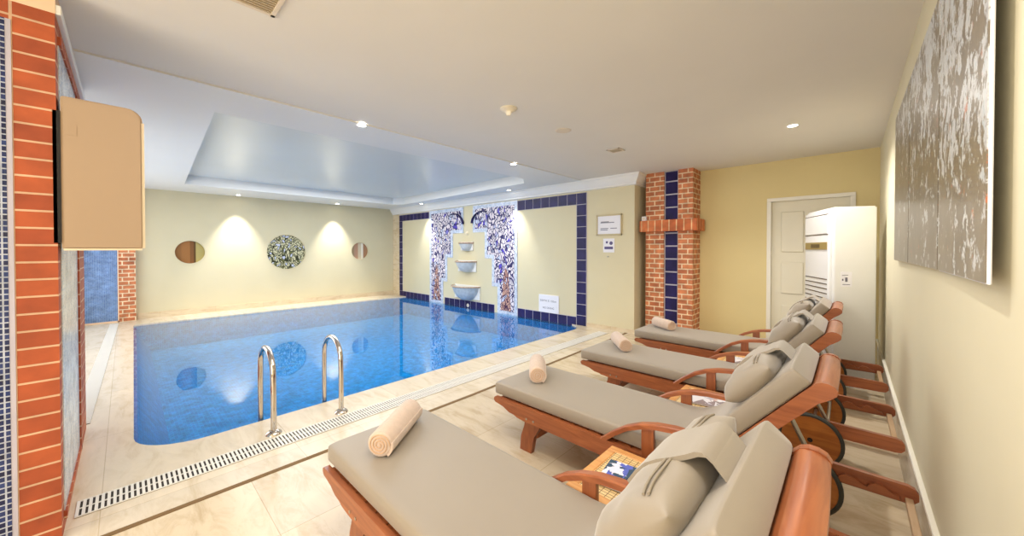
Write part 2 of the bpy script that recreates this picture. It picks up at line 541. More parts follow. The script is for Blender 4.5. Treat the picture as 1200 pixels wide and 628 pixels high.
# ------------------------------------------------------------------ mesh helpers
class MB:
    def __init__(self):
        self.bm = bmesh.new()

    def box(self, x0, x1, y0, y1, z0, z1, bevel=0.0, seg=2, mat=None):
        r = bmesh.ops.create_cube(self.bm, size=1.0)
        vs = r['verts']
        bmesh.ops.scale(self.bm, vec=(abs(x1 - x0), abs(y1 - y0), abs(z1 - z0)), verts=vs)
        bmesh.ops.translate(self.bm, vec=((x0 + x1) / 2, (y0 + y1) / 2, (z0 + z1) / 2), verts=vs)
        if mat is not None:
            bmesh.ops.transform(self.bm, matrix=mat, verts=vs)
        if bevel:
            es = list({e for v in vs for e in v.link_edges})
            bmesh.ops.bevel(self.bm, geom=es, offset=bevel, segments=seg, affect='EDGES', profile=0.5)
        return self

    def prism(self, pts, axis, a, b, mat=None):
        """polygon pts (2-D) extruded along axis from a to b. axis 'y': pts=(x,z); 'x': pts=(y,z); 'z': pts=(x,y)"""
        def P(p, t):
            return {'y': (p[0], t, p[1]), 'x': (t, p[0], p[1]), 'z': (p[0], p[1], t)}[axis]
        v0 = [self.bm.verts.new(P(p, a)) for p in pts]
        v1 = [self.bm.verts.new(P(p, b)) for p in pts]
        n = len(pts)
        fs = [self.bm.faces.new(v0), self.bm.faces.new(v1[::-1])]
        for i in range(n):
            fs.append(self.bm.faces.new((v0[i], v0[(i + 1) % n], v1[(i + 1) % n], v1[i])))
        if mat is not None:
            bmesh.ops.transform(self.bm, matrix=mat, verts=v0 + v1)
        bmesh.ops.recalc_face_normals(self.bm, faces=fs)
        return self

    def cyl(self, p0, p1, r0, r1=None, n=24):
        r1 = r0 if r1 is None else r1
        return self.tube([p0, p1], [r0, r1], n)

    def tube(self, path, rads, n=12, caps=True):
        path = [Vector(p) for p in path]
        if not isinstance(rads, (list, tuple)):
            rads = [rads] * len(path)
        rings = []
        up = None
        for i, p in enumerate(path):
            t = (path[min(i + 1, len(path) - 1)] - path[max(i - 1, 0)]).normalized()
            if up is None:
                ref = Vector((0, 0, 1)) if abs(t.z) < 0.9 else Vector((1, 0, 0))
                up = (ref - t * ref.dot(t)).normalized()
            else:
                up = (up - t * up.dot(t)).normalized()
            s = t.cross(up)
            rings.append([self.bm.verts.new(p + (up * cos(2 * pi * k / n) + s * sin(2 * pi * k / n)) * rads[i]) for k in range(n)])
        fs = []
        for a, b in zip(rings, rings[1:]):
            for k in range(n):
                fs.append(self.bm.faces.new((a[k], a[(k + 1) % n], b[(k + 1) % n], b[k])))
        if caps:
            fs.append(self.bm.faces.new(rings[0][::-1]))
            fs.append(self.bm.faces.new(rings[-1]))
        bmesh.ops.recalc_face_normals(self.bm, faces=fs)
        return self

    def lathe(self, prof, c=(0, 0, 0), n=32, mat=None, a0=0.0, a1=2 * pi):
        """prof: (r,z) list around z"""
        full = abs(a1 - a0 - 2 * pi) < 1e-6
        cnt = n if full else n + 1
        rings = []
        for r, z in prof:
            rings.append([self.bm.verts.new((c[0] + r * cos(a0 + (a1 - a0) * k / n), c[1] + r * sin(a0 + (a1 - a0) * k / n), c[2] + z)) for k in range(cnt)])
        fs = []
        for a, b in zip(rings, rings[1:]):
            for k in range(n if full else n):
                q = [a[k], a[(k + 1) % cnt], b[(k + 1) % cnt], b[k]]
                fs.append(self.bm.faces.new(q))
        allv = [v for r_ in rings for v in r_]
        if mat is not None:
            bmesh.ops.transform(self.bm, matrix=mat, verts=allv)
        bmesh.ops.remove_doubles(self.bm, verts=allv, dist=1e-5)
        bmesh.ops.recalc_face_normals(self.bm, faces=[f for f in fs if f.is_valid])
        return self

    def sweep(self, rings_pts, caps=True, closed=True):
        rings = [[self.bm.verts.new(p) for p in ring] for ring in rings_pts]
        n = len(rings[0])
        fs = []
        for a, b in zip(rings, rings[1:]):
            for k in range(n if closed else n - 1):
                fs.append(self.bm.faces.new((a[k], a[(k + 1) % n], b[(k + 1) % n], b[k])))
        if caps:
            fs.append(self.bm.faces.new(rings[0][::-1]))
            fs.append(self.bm.faces.new(rings[-1]))
        bmesh.ops.recalc_face_normals(self.bm, faces=fs)
        return self

    def build(self, name, mat, parent=None, loc=None, smooth=False, origin=None):
        if origin is not None:
            bmesh.ops.translate(self.bm, vec=[-c for c in origin], verts=self.bm.verts)
        me = bpy.data.meshes.new(name)
        self.bm.to_mesh(me)
        self.bm.free()
        mats = mat if isinstance(mat, (list, tuple)) else [mat]
        for mm in mats:
            me.materials.append(mm)
        if smooth:
            for p in me.polygons:
                p.use_smooth = True
            try:
                me.set_sharp_from_angle(angle=rad(smooth if not isinstance(smooth, bool) else 40))
            except Exception:
                pass
        o = bpy.data.objects.new(name, me)
        COL.objects.link(o)
        if parent is not None:
            o.parent = parent
        if origin is not None:
            o.location = origin
        if loc is not None:
            o.location = loc
        return o


def tag(o, label=None, cat=None, group=None, kind=None):
    if label: o['label'] = label
    if cat: o['category'] = cat
    if group: o['group'] = group
    if kind: o['kind'] = kind
    return o


def thing(name, loc, label, cat, group=None, rz=0.0):
    o = bpy.data.objects.new(name, None)
    o.empty_display_size = 0.1
    o.location = loc
    o.rotation_euler = (0, 0, rz)
    COL.objects.link(o)
    return tag(o, label, cat, group)


def struct(o, label=None):
    o['kind'] = 'structure'
    if label: o['label'] = label
    return o


def text_mesh(body, size, mat, parent, matrix, name='lettering', ext=0.0006):
    cu = bpy.data.curves.new(name, 'FONT')
    cu.body = body
    cu.size = size
    cu.extrude = ext
    cu.align_x = 'CENTER'
    cu.align_y = 'CENTER'
    t = bpy.data.objects.new(name, cu)
    COL.objects.link(t)
    dg = bpy.context.evaluated_depsgraph_get()
    me = bpy.data.meshes.new_from_object(t.evaluated_get(dg))
    bpy.data.objects.remove(t)
    me.transform(matrix)
    me.materials.clear()
    me.materials.append(mat)
    o = bpy.data.objects.new(name, me)
    COL.objects.link(o)
    o.parent = parent
    return o


def ngon_with_holes(bm, outer, holes, z_map):
    edges = []
    for loop in [outer] + holes:
        vs = [bm.verts.new(z_map(p)) for p in loop]
        for i in range(len(vs)):
            edges.append(bm.edges.new((vs[i], vs[(i + 1) % len(vs)])))
    r = bmesh.ops.triangle_fill(bm, edges=edges, use_beauty=True, use_dissolve=False)
    return [g for g in r['geom'] if isinstance(g, bmesh.types.BMFace)]


def rrect(x0, x1, y0, y1, rs, n=8):
    """rounded rectangle, rs = radii at (x0,y0),(x1,y0),(x1,y1),(x0,y1), counter-clockwise"""
    pts = []
    for (cx, cy, a0, r) in ((x0, y0, pi, rs[0]), (x1, y0, 1.5 * pi, rs[1]), (x1, y1, 0, rs[2]), (x0, y1, 0.5 * pi, rs[3])):
        sx = 1 if cx == x0 else -1
        sy = 1 if cy == y0 else -1
        if r <= 0:
            pts.append((cx, cy)); continue
        ox, oy = cx + sx * r, cy + sy * r
        for k in range(n + 1):
            a = a0 + (pi / 2) * k / n
            pts.append((ox + r * cos(a), oy + r * sin(a)))
    return pts


# ------------------------------------------------------------------ the room
H = 2.64          # ceiling
XR = 0.261        # right wall
XF = -10.4        # far wall
YP = 5.72         # pool (fountain) wall
YB = 6.27         # wall with the door
YL = -0.70        # left wall beside the pool
YS = -2.8         # wall behind the camera
XC = -2.59        # corner where the pool wall ends
XS = -2.76        # brick pillar's front
WZ = -0.025       # water level
DEPTH = 0.52         # depth as it looks from above the surface

# floor of the lounge
MB().box(-2.66, XR, YS, YB, -0.12, 0.0).build('floor', M['floor'])
struct(bpy.data.objects['floor'], 'beige travertine floor under the loungers')
# joint between lounge floor and pool deck
b = MB(); b.prism([(-2.66, YS), (-2.626, YS), (-2.626, 2.3), (-2.70, 5.72), (-2.74, 5.72), (-2.66, 2.3)], 'z', 0.0005, 0.003)
struct(b.build('trim_5', M['slot']), 'dark joint between lounge floor and pool deck')

# pool deck with the pool opening
POOL = rrect(-9.65, -3.5, 0.10, YP, (0.10, 0.36, 0.42, 0.0))
# near-left corner of the pool swings a little
POOL = [(x, y - 0.07 * (x + 9.65) / 6.15 * max(0, (1 - (y - 0.10) / 0.6))) if y < 0.7 else (x, y) for x, y in POOL]
bm = bmesh.new()
fs = ngon_with_holes(bm, [(XF, YL), (-2.66, YL), (-2.66, YP), (-3.0, YP), (-3.9, YP), (XF, YP)][:0] or [(XF, YL), (-2.66, YL), (-2.66, YP + 0.02), (XF, YP + 0.02)], [[(x, y if y < YP - 0.01 else YP + 0.012) for x, y in POOL]], lambda p: (p[0], p[1], 0.0))
bmesh.ops.recalc_face_normals(bm, faces=bm.faces)
for f in bm.faces:
    if f.normal.z < 0: f.normal_flip()
mb = MB(); mb.bm.free(); mb.bm = bm
ex = bmesh.ops.extrude_face_region(bm, geom=list(bm.faces))
bmesh.ops.translate(bm, vec=(0, 0, -0.032), verts=[g for g in ex['geom'] if isinstance(g, bmesh.types.BMVert)])
bmesh.ops.recalc_face_normals(bm, faces=bm.faces)
struct(mb.build('floor_deck', M['deck']), 'pale travertine deck around the pool')
bpy.data.objects['floor_deck'].name = 'pool_deck'

# pool basin: mosaic walls and floor
mb = MB()
n = len(POOL)
top = [mb.bm.verts.new((x, min(y, YP - 0.006), -0.031)) for x, y in POOL]
bot = [mb.bm.verts.new((x, min(y + 0.25 * max(0.0, 1 - (y - 0.03) / 0.6), YP - 0.006), -DEPTH)) for x, y in POOL]   # the left side slopes in
for i in range(n):
    mb.bm.faces.new((top[i], top[(i + 1) % n], bot[(i + 1) % n], bot[i]))
fl = mb.bm.faces.new(bot)
bmesh.ops.recalc_face_normals(mb.bm, faces=mb.bm.faces)
bmesh.ops.reverse_faces(mb.bm, faces=mb.bm.faces)
for f in mb.bm.faces:
    f.material_index = 1 if abs(f.normal.z) > 0.9 else 0
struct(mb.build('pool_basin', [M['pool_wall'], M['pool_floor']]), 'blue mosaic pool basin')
mb = MB()
mb.bm.faces.new([mb.bm.verts.new((x, min(y, YP - 0.007), WZ)) for x, y in POOL])
o = mb.build('pool_water', M['water'])
tag(o, 'clear blue water filling the indoor swimming pool', 'water', kind='stuff')
# far wall with three round portholes
PORT = [('brown', 0.966, 1.336, 0.245), ('leaf', 2.80, 1.33, 0.43), ('rosy', 4.67, 1.35, 0.245)]
bm = bmesh.new()
loops = [[(yc + r * cos(2 * pi * k / 40), zc + r * sin(2 * pi * k / 40)) for k in range(40)] for _, yc, zc, r in PORT]
ngon_with_holes(bm, [(YL, -0.1), (YB, -0.1), (YB, 2.9), (YL, 2.9)], loops, lambda p: (XF, p[0], p[1]))
ex = bmesh.ops.extrude_face_region(bm, geom=list(bm.faces))
bmesh.ops.translate(bm, vec=(-0.16, 0, 0), verts=[g for g in ex['geom'] if isinstance(g, bmesh.types.BMVert)])
bmesh.ops.recalc_face_normals(bm, faces=bm.faces)
mb = MB(); mb.bm.free(); mb.bm = bm
struct(mb.build('wall_far', M['wall']), 'cream far wall with three round portholes')
for i, (kind, yc, zc, r) in enumerate(PORT):
    t = thing('porthole_window', (XF, yc, zc), ['small round porthole with brown pane, left one on far wall', 'large round porthole with dark foliage pattern on far wall', 'small round porthole with rosy striped pane, right one on far wall'][i], 'porthole', 'round portholes in the far wall')
    rot = Matrix.Rotation(pi / 2, 4, 'Y')
    mb = MB(); mb.lathe([(r, -0.12), (r, 0.004), (r + 0.018, 0.006), (r + 0.018, 0.0005), (r, 0.0005)][:4], n=48, mat=rot)
    mb.build('reveal', M['wall'], t, smooth=True)
    mb = MB(); mb.lathe([(0.0, 0), (r - 0.001, 0), (r - 0.001, -0.01), (0, -0.01)], n=48, mat=Matrix.Translation((-0.055, 0, 0)) @ rot)
    mb.build('pane', [M['pane_a'], M['porthole_leaf'], M['pane_b']][i], t)

# right wall, wall with door, pool wall, left walls, wall behind camera
struct(MB().box(XR, XR + 0.15, YS - 0.1, YB + 0.15, -0.1, 2.9).build('wall_right', M['wall_right']), 'pale cream wall on the right')
DX0, DX1, DZ = -0.84, 0.02, 2.09
mb = MB()
mb.box(-2.6, DX0, YB, YB + 0.12, -0.1, 2.9); mb.box(DX1, XR, YB, YB + 0.12, -0.1, 2.9); mb.box(DX0, DX1, YB, YB + 0.12, DZ, 2.9)
struct(mb.build('wall_back', M['wall_side']), 'yellow wall with the white door')
struct(MB().box(XF - 0.16, XC, YP, YB + 0.12, -1.3, 2.9).build('wall_pool', M['wall']), 'cream wall carrying the cascade fountain')
struct(MB().box(XF - 0.16, -2.92, YL - 0.12, YL, -0.1, 2.9).build('wall_left', M['wall']), 'cream wall beside the pool')
struct(MB().box(-2.94, -2.82, YS, YL, -0.1, 2.9).build('wall_left_lounge', M['wall_side']), 'lounge wall behind the brick pillar')
bpy.data.objects['wall_left_lounge'].name = 'wall_lounge'
struct(MB().box(-2.94, XR, YS - 0.12, YS, -0.1, 2.9).build('wall_front', M['wall_side']), 'wall behind the viewer')

# invented windows out of view, built around the two upright fill lights
def added_window(name, x0, x1, z0, z1, yw, label):
    o = struct(MB().box(x0, x1, yw, yw + 0.012, z0, z1).build(name, M['paper']), label)
    mb = MB(); n_ = 4
    for k in range(n_ + 1):
        xx = x0 + (x1 - x0) * k / n_
        mb.box(xx - 0.03, xx + 0.03, yw, yw + 0.03, z0 - 0.04, z1 + 0.04)
    for zz in (z0 - 0.02, z1 + 0.02): mb.box(x0, x1, yw, yw + 0.03, zz - 0.03, zz + 0.03)
    mb.build('window_frame', M['white_paint'], o)
added_window('window_1', -2.6, 0.0, 0.25, 2.45, YS, 'frosted window behind the viewer')
added_window('window_2', -9.9, -4.9, 0.25, 2.15, YL, 'frosted window beside the pool')

# ceilings: warm lounge ceiling, white pool ceiling with recessed tray
XB = -3.52
struct(MB().box(XB, XR + 0.15, YS - 0.1, YB + 0.12, H, H + 0.12).build('ceiling', M['ceil']), 'warm white lounge ceiling')
TR = [(-9.2, 0.78), (-4.17, 0.56), (-4.17, 4.75), (-4.45, 5.09), (-8.95, 5.24), (-9.2, 5.05)]
bm = bmesh.new()
ngon_with_holes(bm, [(XF - 0.16, YL - 0.1), (XB, YL - 0.1), (XB, YB), (XF - 0.16, YB)], [TR], lambda p: (p[0], p[1], H - 0.012))
bmesh.ops.recalc_face_normals(bm, faces=bm.faces)
ex = bmesh.ops.extrude_face_region(bm, geom=list(bm.faces))
bmesh.ops.translate(bm, vec=(0, 0, 0.185), verts=[g for g in ex['geom'] if isinstance(g, bmesh.types.BMVert)])
bmesh.ops.recalc_face_normals(bm, faces=bm.faces)
mb = MB(); mb.bm.free(); mb.bm = bm
struct(mb.build('ceiling_pool', M['ceil_pool']), 'white ceiling over the pool')
bpy.data.objects['ceiling_pool'].name = 'ceiling_surround'
mb = MB(); mb.prism([(x + (0.03 if x < -6 else -0.03) * -1, y) for x, y in TR], 'z', H + 0.17, H + 0.25)
struct(mb.build('ceiling_recess', M['ceil_gloss']), 'glossy recessed ceiling panel over the pool')

# crown moulding along the pool wall, returning round its end
def crown_pts(d):
    return [(0.0, H), (d, H), (d, H - 0.028), (d - 0.018, H - 0.04), (d - 0.03, H - 0.075), (d - 0.062, H - 0.125), (d - 0.085, H - 0.15), (d - 0.085, H - 0.175), (0.0, H - 0.185)]
mb = MB()
pr = crown_pts(0.125)
rings = []
for (cx, cy, dx, dy) in ((XF, YP, 0, -1), (XC, YP, 1, -1), (XC, YB, 1, 0)):
    rings.append([(cx + dx * p[0], cy + dy * p[0], p[1]) for p in pr])
mb.sweep(rings)
struct(mb.build('trim_1', M['crown']), 'white crown moulding along the pool wall')

# skirtings
struct(MB().box(XF, XF + 0.015, 0.17, YP, 0.0, 0.12).build('baseboard_far', M['skirt']), 'beige marble skirting of the far wall')
mb = MB(); mb.box(XR - 0.012, XR, YS, YB, 0.0, 0.285)
o = struct(mb.build('baseboard_right', M['skirt_grey']), 'tall pale skirting of the right wall')
MB().box(XR - 0.02, XR, YS, YB, 0.285, 0.305, 0.003).build('skirting_cap', M['skirt_white'], o)
mb = MB(); mb.box(-1.74, DX0 - 0.05, YB - 0.012, YB, 0, 0.1); 
struct(mb.build('baseboard_back', M['skirt']), 'marble skirting beside the door')
mb = MB(); mb.box(-3.48, XC + 0.012, YP - 0.012, YP, 0, 0.07); mb.box(XC, XC + 0.012, YP, YB, 0, 0.07)
struct(mb.build('baseboard_pool', M['skirt']), 'marble skirting of the pool wall')
# marble strip at the far corner of the pool wall
struct(MB().box(XF, -10.04, YP - 0.012, YP, 0, H - 0.18).build('trim_2', M['skirt']), 'beige marble strip in the far corner')

# cobalt tile border on the pool wall
mb = MB(); g = MB()
def tile(x0, x1, z0, z1):
    mb.box(x0, x1, YP - 0.014, YP, z0, z1, 0.003, 1)
pitch = (5.17 - 3.49) / 8
for k in range(8):
    x = -5.17 + k * pitch
    tile(x + 0.006, x + pitch - 0.006, 2.226, 2.425)
    if k < 7: tile(x + 0.006, x + pitch - 0.006, -0.06, 0.142)
for k in range(11):
    z = -0.02 + k * 0.2035
    tile(-3.49 - pitch + 0.006, -3.496, z + 0.006, z + 0.1975)
pl = (10.02 - 8.45) / 8
for k in range(8):
    x = -10.02 + k * pl
    tile(x + 0.006, x + pl - 0.006, 2.245, 2.42)
    tile(x + 0.006, x + pl - 0.006, -0.06, 0.142)
for k in range(10):
    z = 0.142 + k * 0.2103
    tile(-10.014, -9.85, z + 0.006, z + 0.2043)
for k in range(9):
    x = -7.75 + k * (1.87 / 9)
    tile(x + 0.006, x + 1.87 / 9 - 0.006, -0.06, 0.142)
o = struct(mb.build('trim_3', M['navy_tile']), 'cobalt blue tile border on the pool wall')
g.box(-5.175, -3.484, YP - 0.008, YP, 2.22, 2.43); g.box(-3.705, -3.484, YP - 0.008, YP, -0.06, 2.22)
g.box(-5.175, -3.705, YP - 0.008, YP, -0.06, 0.15)
g.box(-10.026, -8.44, YP - 0.008, YP, 2.24, 2.43); g.box(-10.026, -9.845, YP - 0.008, YP, 0.15, 2.24)
g.box(-10.026, -8.44, YP - 0.008, YP, -0.06, 0.15); g.box(-7.75, -5.88, YP - 0.008, YP, -0.06, 0.15)
g.build('tile_grouting', M['grout'], o)

# ------------------------------------------------------------------ brick pillar with mosaic, at the left edge
t = thing('brick_pillar', (XS, -0.217, 0), 'red brick pillar with blue and grey mosaic panels at left edge', 'pillar')
OX, OY = XS, -0.217
mb = MB(); mb.box(-4.36, XS, YL, OY, 0, 2.515)
mb.build('brick_shaft', M['brick_stack'], t, origin=None).location = (-OX, -OY, 0)
for c in t.children: c.location = (-OX, -OY, 0)
mb = MB(); mb.box(-4.36, XS + 0.002, YL, OY + 0.002, 2.515, H)
mb.build('plaster_head', M['soffit'], t).location = (-OX, -OY, 0)
mb = MB(); mb.box(XS - 0.01, XS + 0.004, -0.62, -0.357, 0.0, 2.43)
mb.build('navy_mosaic_panel', M['tile_side'], t).location = (-OX, -OY, 0)
mb = MB(); mb.box(XS - 0.004, XS + 0.003, -0.357, -0.341, 0.0, 2.43)
mb.build('grout_strip', M['grout'], t).location = (-OX, -OY, 0)
mb = MB(); mb.box(-3.72, -2.85, OY - 0.01, OY + 0.004, 0.1, 2.40)
mb.build('grey_mosaic_panel', M['grey_mosaic'], t).location = (-OX, -OY, 0)
mb = MB()
for x0, x1, z0, z1 in ((-3.78, -3.72, 0.06, 2.44), (-3.76, -2.84, 0.06, 0.1), (-3.76, -2.84, 2.40, 2.44)):
    mb.box(x0, x1, OY - 0.005, OY + 0.012, z0, z1)
mb.build('panel_frame', M['brick_stack'], t).location = (-OX, -OY, 0)
mb = MB(); mb.box(-4.36, XS, OY, OY + 0.02, 2.515, 2.56, 0.004)
mb.build('white_trim', M['crown'], t).location = (-OX, -OY, 0)

# beige box on a dark bracket
t = thing('wall_box', (-2.74, -0.217, 1.4), 'tall beige rounded box hung on the brick pillar by dark bracket', 'box')
ang = atan2(0.065 + 0.20, -2.70 + 2.765)   # face direction
mat = Matrix.Translation((-0.015, 0.012, 0)) @ Matrix.Rotation(0.0, 4, 'Z')
pts = rrect(0.0, 0.275, 0.0, 0.735, (0.012, 0.02, 0.06, 0.012), 6)
mb = MB(); mb.prism(pts, 'x', -0.12, 0.0, mat=mat)
es = [e for e in mb.bm.edges if e.calc_length() < 0.8]
bmesh.ops.bevel(mb.bm, geom=[e for e in mb.bm.edges if len(e.link_faces) == 2 and e.calc_face_angle() > 0.9], offset=0.008, segments=2, affect='EDGES')
mb.build('body', M['beige_box'], t, smooth=True)
mb = MB(); mb.prism(rrect(0.27, 0.281, 0.006, 0.67, (0.002,) * 4, 2), 'x', -0.115, -0.006, mat=mat)
mb.box(-0.115, -0.004, 0.005, 0.27, -0.006, 0.004, mat=mat)
mb.build('edge_band', M['beige_edge'], t)
mb = MB(); mb.box(-0.0005, 0.0015, 0.012, 0.05, 0.55, 0.60, mat=mat)
mb.build('corner_patch', M['beige_box'], t)
mb = MB(); mb.box(-0.10, -0.02, -0.012, 0.012, 0.03, 0.66); mb.box(-0.06, -0.03, -0.012, 0.02, 0.2, 0.24)
mb.build('bracket', M['black'], t)

# small pillar at the far left: blue mosaic with brick edge
t = thing('mosaic_pillar', (-10.3, 0.0, 0), 'blue mosaic pillar with brick edge against the far wall', 'pillar')
def loc0(o, x, y, z=0):
    o.location = (-x, -y, -z); return o
mb = MB(); mb.box(XF, -10.25, YL, 0.145, 0, H - 0.02)
loc0(mb.build('brick_shaft', M['brick'], t), -10.3, 0)
mb = MB(); mb.box(-10.26, -10.244, YL, -0.085, 0.03, H - 0.1)
loc0(mb.build('blue_mosaic_panel', M['blue_mosaic'], t), -10.3, 0)
mb = MB(); mb.box(-10.26, -10.238, -0.098, -0.083, 0.0, H - 0.1); mb.box(-10.26, -10.238, YL, -0.083, 0.0, 0.03)
loc0(mb.build('panel_frame', M['soffit'], t), -10.3, 0)

# ------------------------------------------------------------------ brick column by the door wall
CX0, CX1, CY = -2.477, -1.75, 5.9
t = thing('brick_column', (-2.11, CY, 0), 'red brick column with ledge and cobalt tile strip beside yellow wall', 'column')
mb = MB()
mb.box(CX0, -2.185, CY, YB, 0, H); mb.box(-1.965, CX1, CY, YB, 0, H); mb.box(-2.19, -1.96, CY + 0.06, YB, 0, H)
loc0(mb.build('brick_shaft', M['brick'], t), -2.11, CY)
mb = MB()
z = 0.02
while z < H - 0.02:
    z2 = min(z + 0.196, H - 0.005)
    mb.box(-2.168, -1.985, CY + 0.028, CY + 0.062, z + 0.006, z2 - 0.006, 0.003, 1)
    z += 0.205
loc0(mb.build('tile_strip', M['navy_tile'], t), -2.11, CY)
mb = MB(); mb.box(-2.186, -1.964, CY + 0.036, CY + 0.062, 0, H - 0.003)
loc0(mb.build('tile_grouting', M['grout'], t), -2.11, CY)
mb = MB(); mb.box(-2.545, -1.665, CY - 0.09, YB - 0.05, 1.685, 1.865, 0.006, 1)
loc0(mb.build('ledge', M['brick_ledge'], t), -2.11, CY)
t = thing('wall_socket', (-2.48, CY - 0.03, 1.865), 'small white box standing on the left end of the brick ledge', 'socket box')
MB().box(-0.045, 0.03, -0.03, 0.02, 0.0, 0.075, 0.006).build('housing', M['paper'], t)
MB().box(-0.028, 0.013, -0.034, -0.028, 0.02, 0.056, 0.002).build('face_plate', M['vent'], t)

# ------------------------------------------------------------------ door
d = MB(); d.box(DX0 + 0.015, DX1 - 0.015, YB + 0.04, YB + 0.08, 0.0, DZ - 0.015)
door = struct(d.build('door_1', M['door']), 'white panelled door')
mb = MB()
for z0, z1 in ((0.18, 0.62), (0.78, 1.22), (1.36, 1.92)):
    for x0, x1 in ((DX0 + 0.13, -0.46), (-0.36, DX1 - 0.13)):
        mb.box(x0, x1, YB + 0.028, YB + 0.042, z0, z1, 0.01, 2)
mb.build('door_panel', M['door'], door)
mb = MB()
mb.box(DX0 - 0.03, DX0 + 0.02, YB - 0.015, YB + 0.09, 0, DZ - 0.02, 0.003); mb.box(DX1 - 0.02, DX1 + 0.03, YB - 0.015, YB + 0.09, 0, DZ - 0.02, 0.003)
mb.box(DX0 - 0.03, DX1 + 0.03, YB - 0.015, YB + 0.09, DZ - 0.02, DZ + 0.03, 0.004)
mb.build('door_frame', M['white_paint'], door)

# ------------------------------------------------------------------ standing air conditioner
ac = thing('air_conditioner', (-0.15, 4.93, 0), 'tall white floor standing air conditioner in the corner by door', 'air conditioner', rz=rad(22.5))
# local: x to the right along its side face, y away from it; front face looks to -x
W_, D_, HT = 0.375, 0.66, 1.83
mb = MB(); mb.prism(rrect(0.03, W_, 0.0, D_, (0.02, 0.015, 0.015, 0.02), 4), 'z', 0.0, HT)
bmesh.ops.bevel(mb.bm, geom=[e for e in mb.bm.edges if e.verts[0].co.z > HT - 0.01 and e.verts[1].co.z > HT - 0.01], offset=0.012, segments=2, affect='EDGES')
mb.build('cabinet', M['ac_white'], ac, smooth=True)
mb = MB(); mb.prism(rrect(0.0, 0.045, 0.03, D_ - 0.03, (0.02, 0.0, 0.0, 0.02), 4), 'z', 0.05, HT - 0.03)
mb.build('front_panel', M['ac_panel'], ac, smooth=True)
MB().box(-0.006, 0.01, 0.05, D_ - 0.05, 1.56, 1.76, 0.006).build('air_outlet', M['ac_white'], ac)
mb = MB()
for z in (1.555, 1.765): mb.box(-0.003, 0.01, 0.045, D_ - 0.045, z - 0.004, z + 0.004)
mb.build('outlet_gap', M['vent_dark'], ac)
e = MB().box(-0.008, 0.01, 0.06, D_ - 0.06, 1.395, 1.475, 0.004).build('control_strip', M['gold'], ac)
MB().box(-0.011, 0, 0.22, 0.44, 1.415, 1.455, 0.003).build('display', M['display'], e)
mb = MB()
for k in range(7): mb.box(-0.004, 0.01, 0.06, D_ - 0.06, 1.08 - k * 0.05, 1.09 - k * 0.05)
mb.build('intake_slot', M['vent_dark'], ac)
e = MB().box(0.09, 0.18, -0.0015, 0.01, 1.02, 1.17).build('side_sticker', M['paper'], ac)
mb = MB(); mb.box(0.10, 0.15, -0.0025, 0, 1.135, 1.14); mb.box(0.125, 0.145, -0.0025, 0, 1.07, 1.115); mb.box(0.10, 0.112, -0.0025, 0, 1.08, 1.10); mb.box(0.105, 0.165, -0.0025, 0, 1.04, 1.046)
mb.build('sticker_print', M['ink'], e)

# ------------------------------------------------------------------ fountain mosaics
CXF = -6.80
def step_poly(side, inset):
    offs = [0.18, 0.60, 0.84, 1.02]
    outer = 1.62
    zs = [2.44, 1.80, 1.19, 0.56, -0.05]
    i = inset
    p = [(outer - i, zs[4] + (i if i else 0)), (outer - i, zs[0] - i)]
    p.append((offs[0] + i, zs[0] - i))
    for k in range(4):
        p.append((offs[k] + i, zs[k + 1] + (i if k < 4 else 0)))
        if k < 3: p.append((offs[k + 1] + i, zs[k + 1] + i))
    return [(CXF + side * x, z) for x, z in p]
for side in (-1, 1):
    nm = 'left' if side < 0 else 'right'
    t = thing('tree_mosaic', (CXF + side * 0.9, YP, 0), 'stepped tree mosaic panel of pale leaves on navy, %s of the fountain bowls' % nm, 'mosaic', 'tree mosaics flanking the fountain')
    ox = CXF + side * 0.9
    mb = MB(); mb.prism(step_poly(side, 0.0), 'y', YP - 0.012, YP - 0.002)
    loc0(mb.build('border', M['border_mosaic'], t), ox, YP)
    mb = MB(); mb.prism(step_poly(side, 0.085), 'y', YP - 0.017, YP - 0.01)
    loc0(mb.build('leaf_field', M['leaf'], t), ox, YP)
    xc = CXF + side * 1.29
    w0 = [(-0.16, 0.05), (0.16, 0.05), (0.10, 0.5), (0.07, 0.85), (0.0, 1.0), (-0.07, 0.85), (-0.10, 0.5)]
    mb = MB(); mb.prism([(xc + a, z) for a, z in w0], 'y', YP - 0.020, YP - 0.016)
    loc0(mb.build('trunk', M['trunk'], t), ox, YP)
    # curved dark boughs at the top
    mb = MB()
    cx = CXF + side * 0.55
    arc = [(cx + side * 0.38 * -cos(a) , YP - 0.036, 2.02 + 0.27 * sin(a)) for a in [k * pi * 0.62 / 12 for k in range(13)]]
    mb.tube(arc, [0.03 - 0.0015 * k for k in range(13)], 6)
    loc0(mb.build('bough', M['navy_tile'], t), ox, YP)

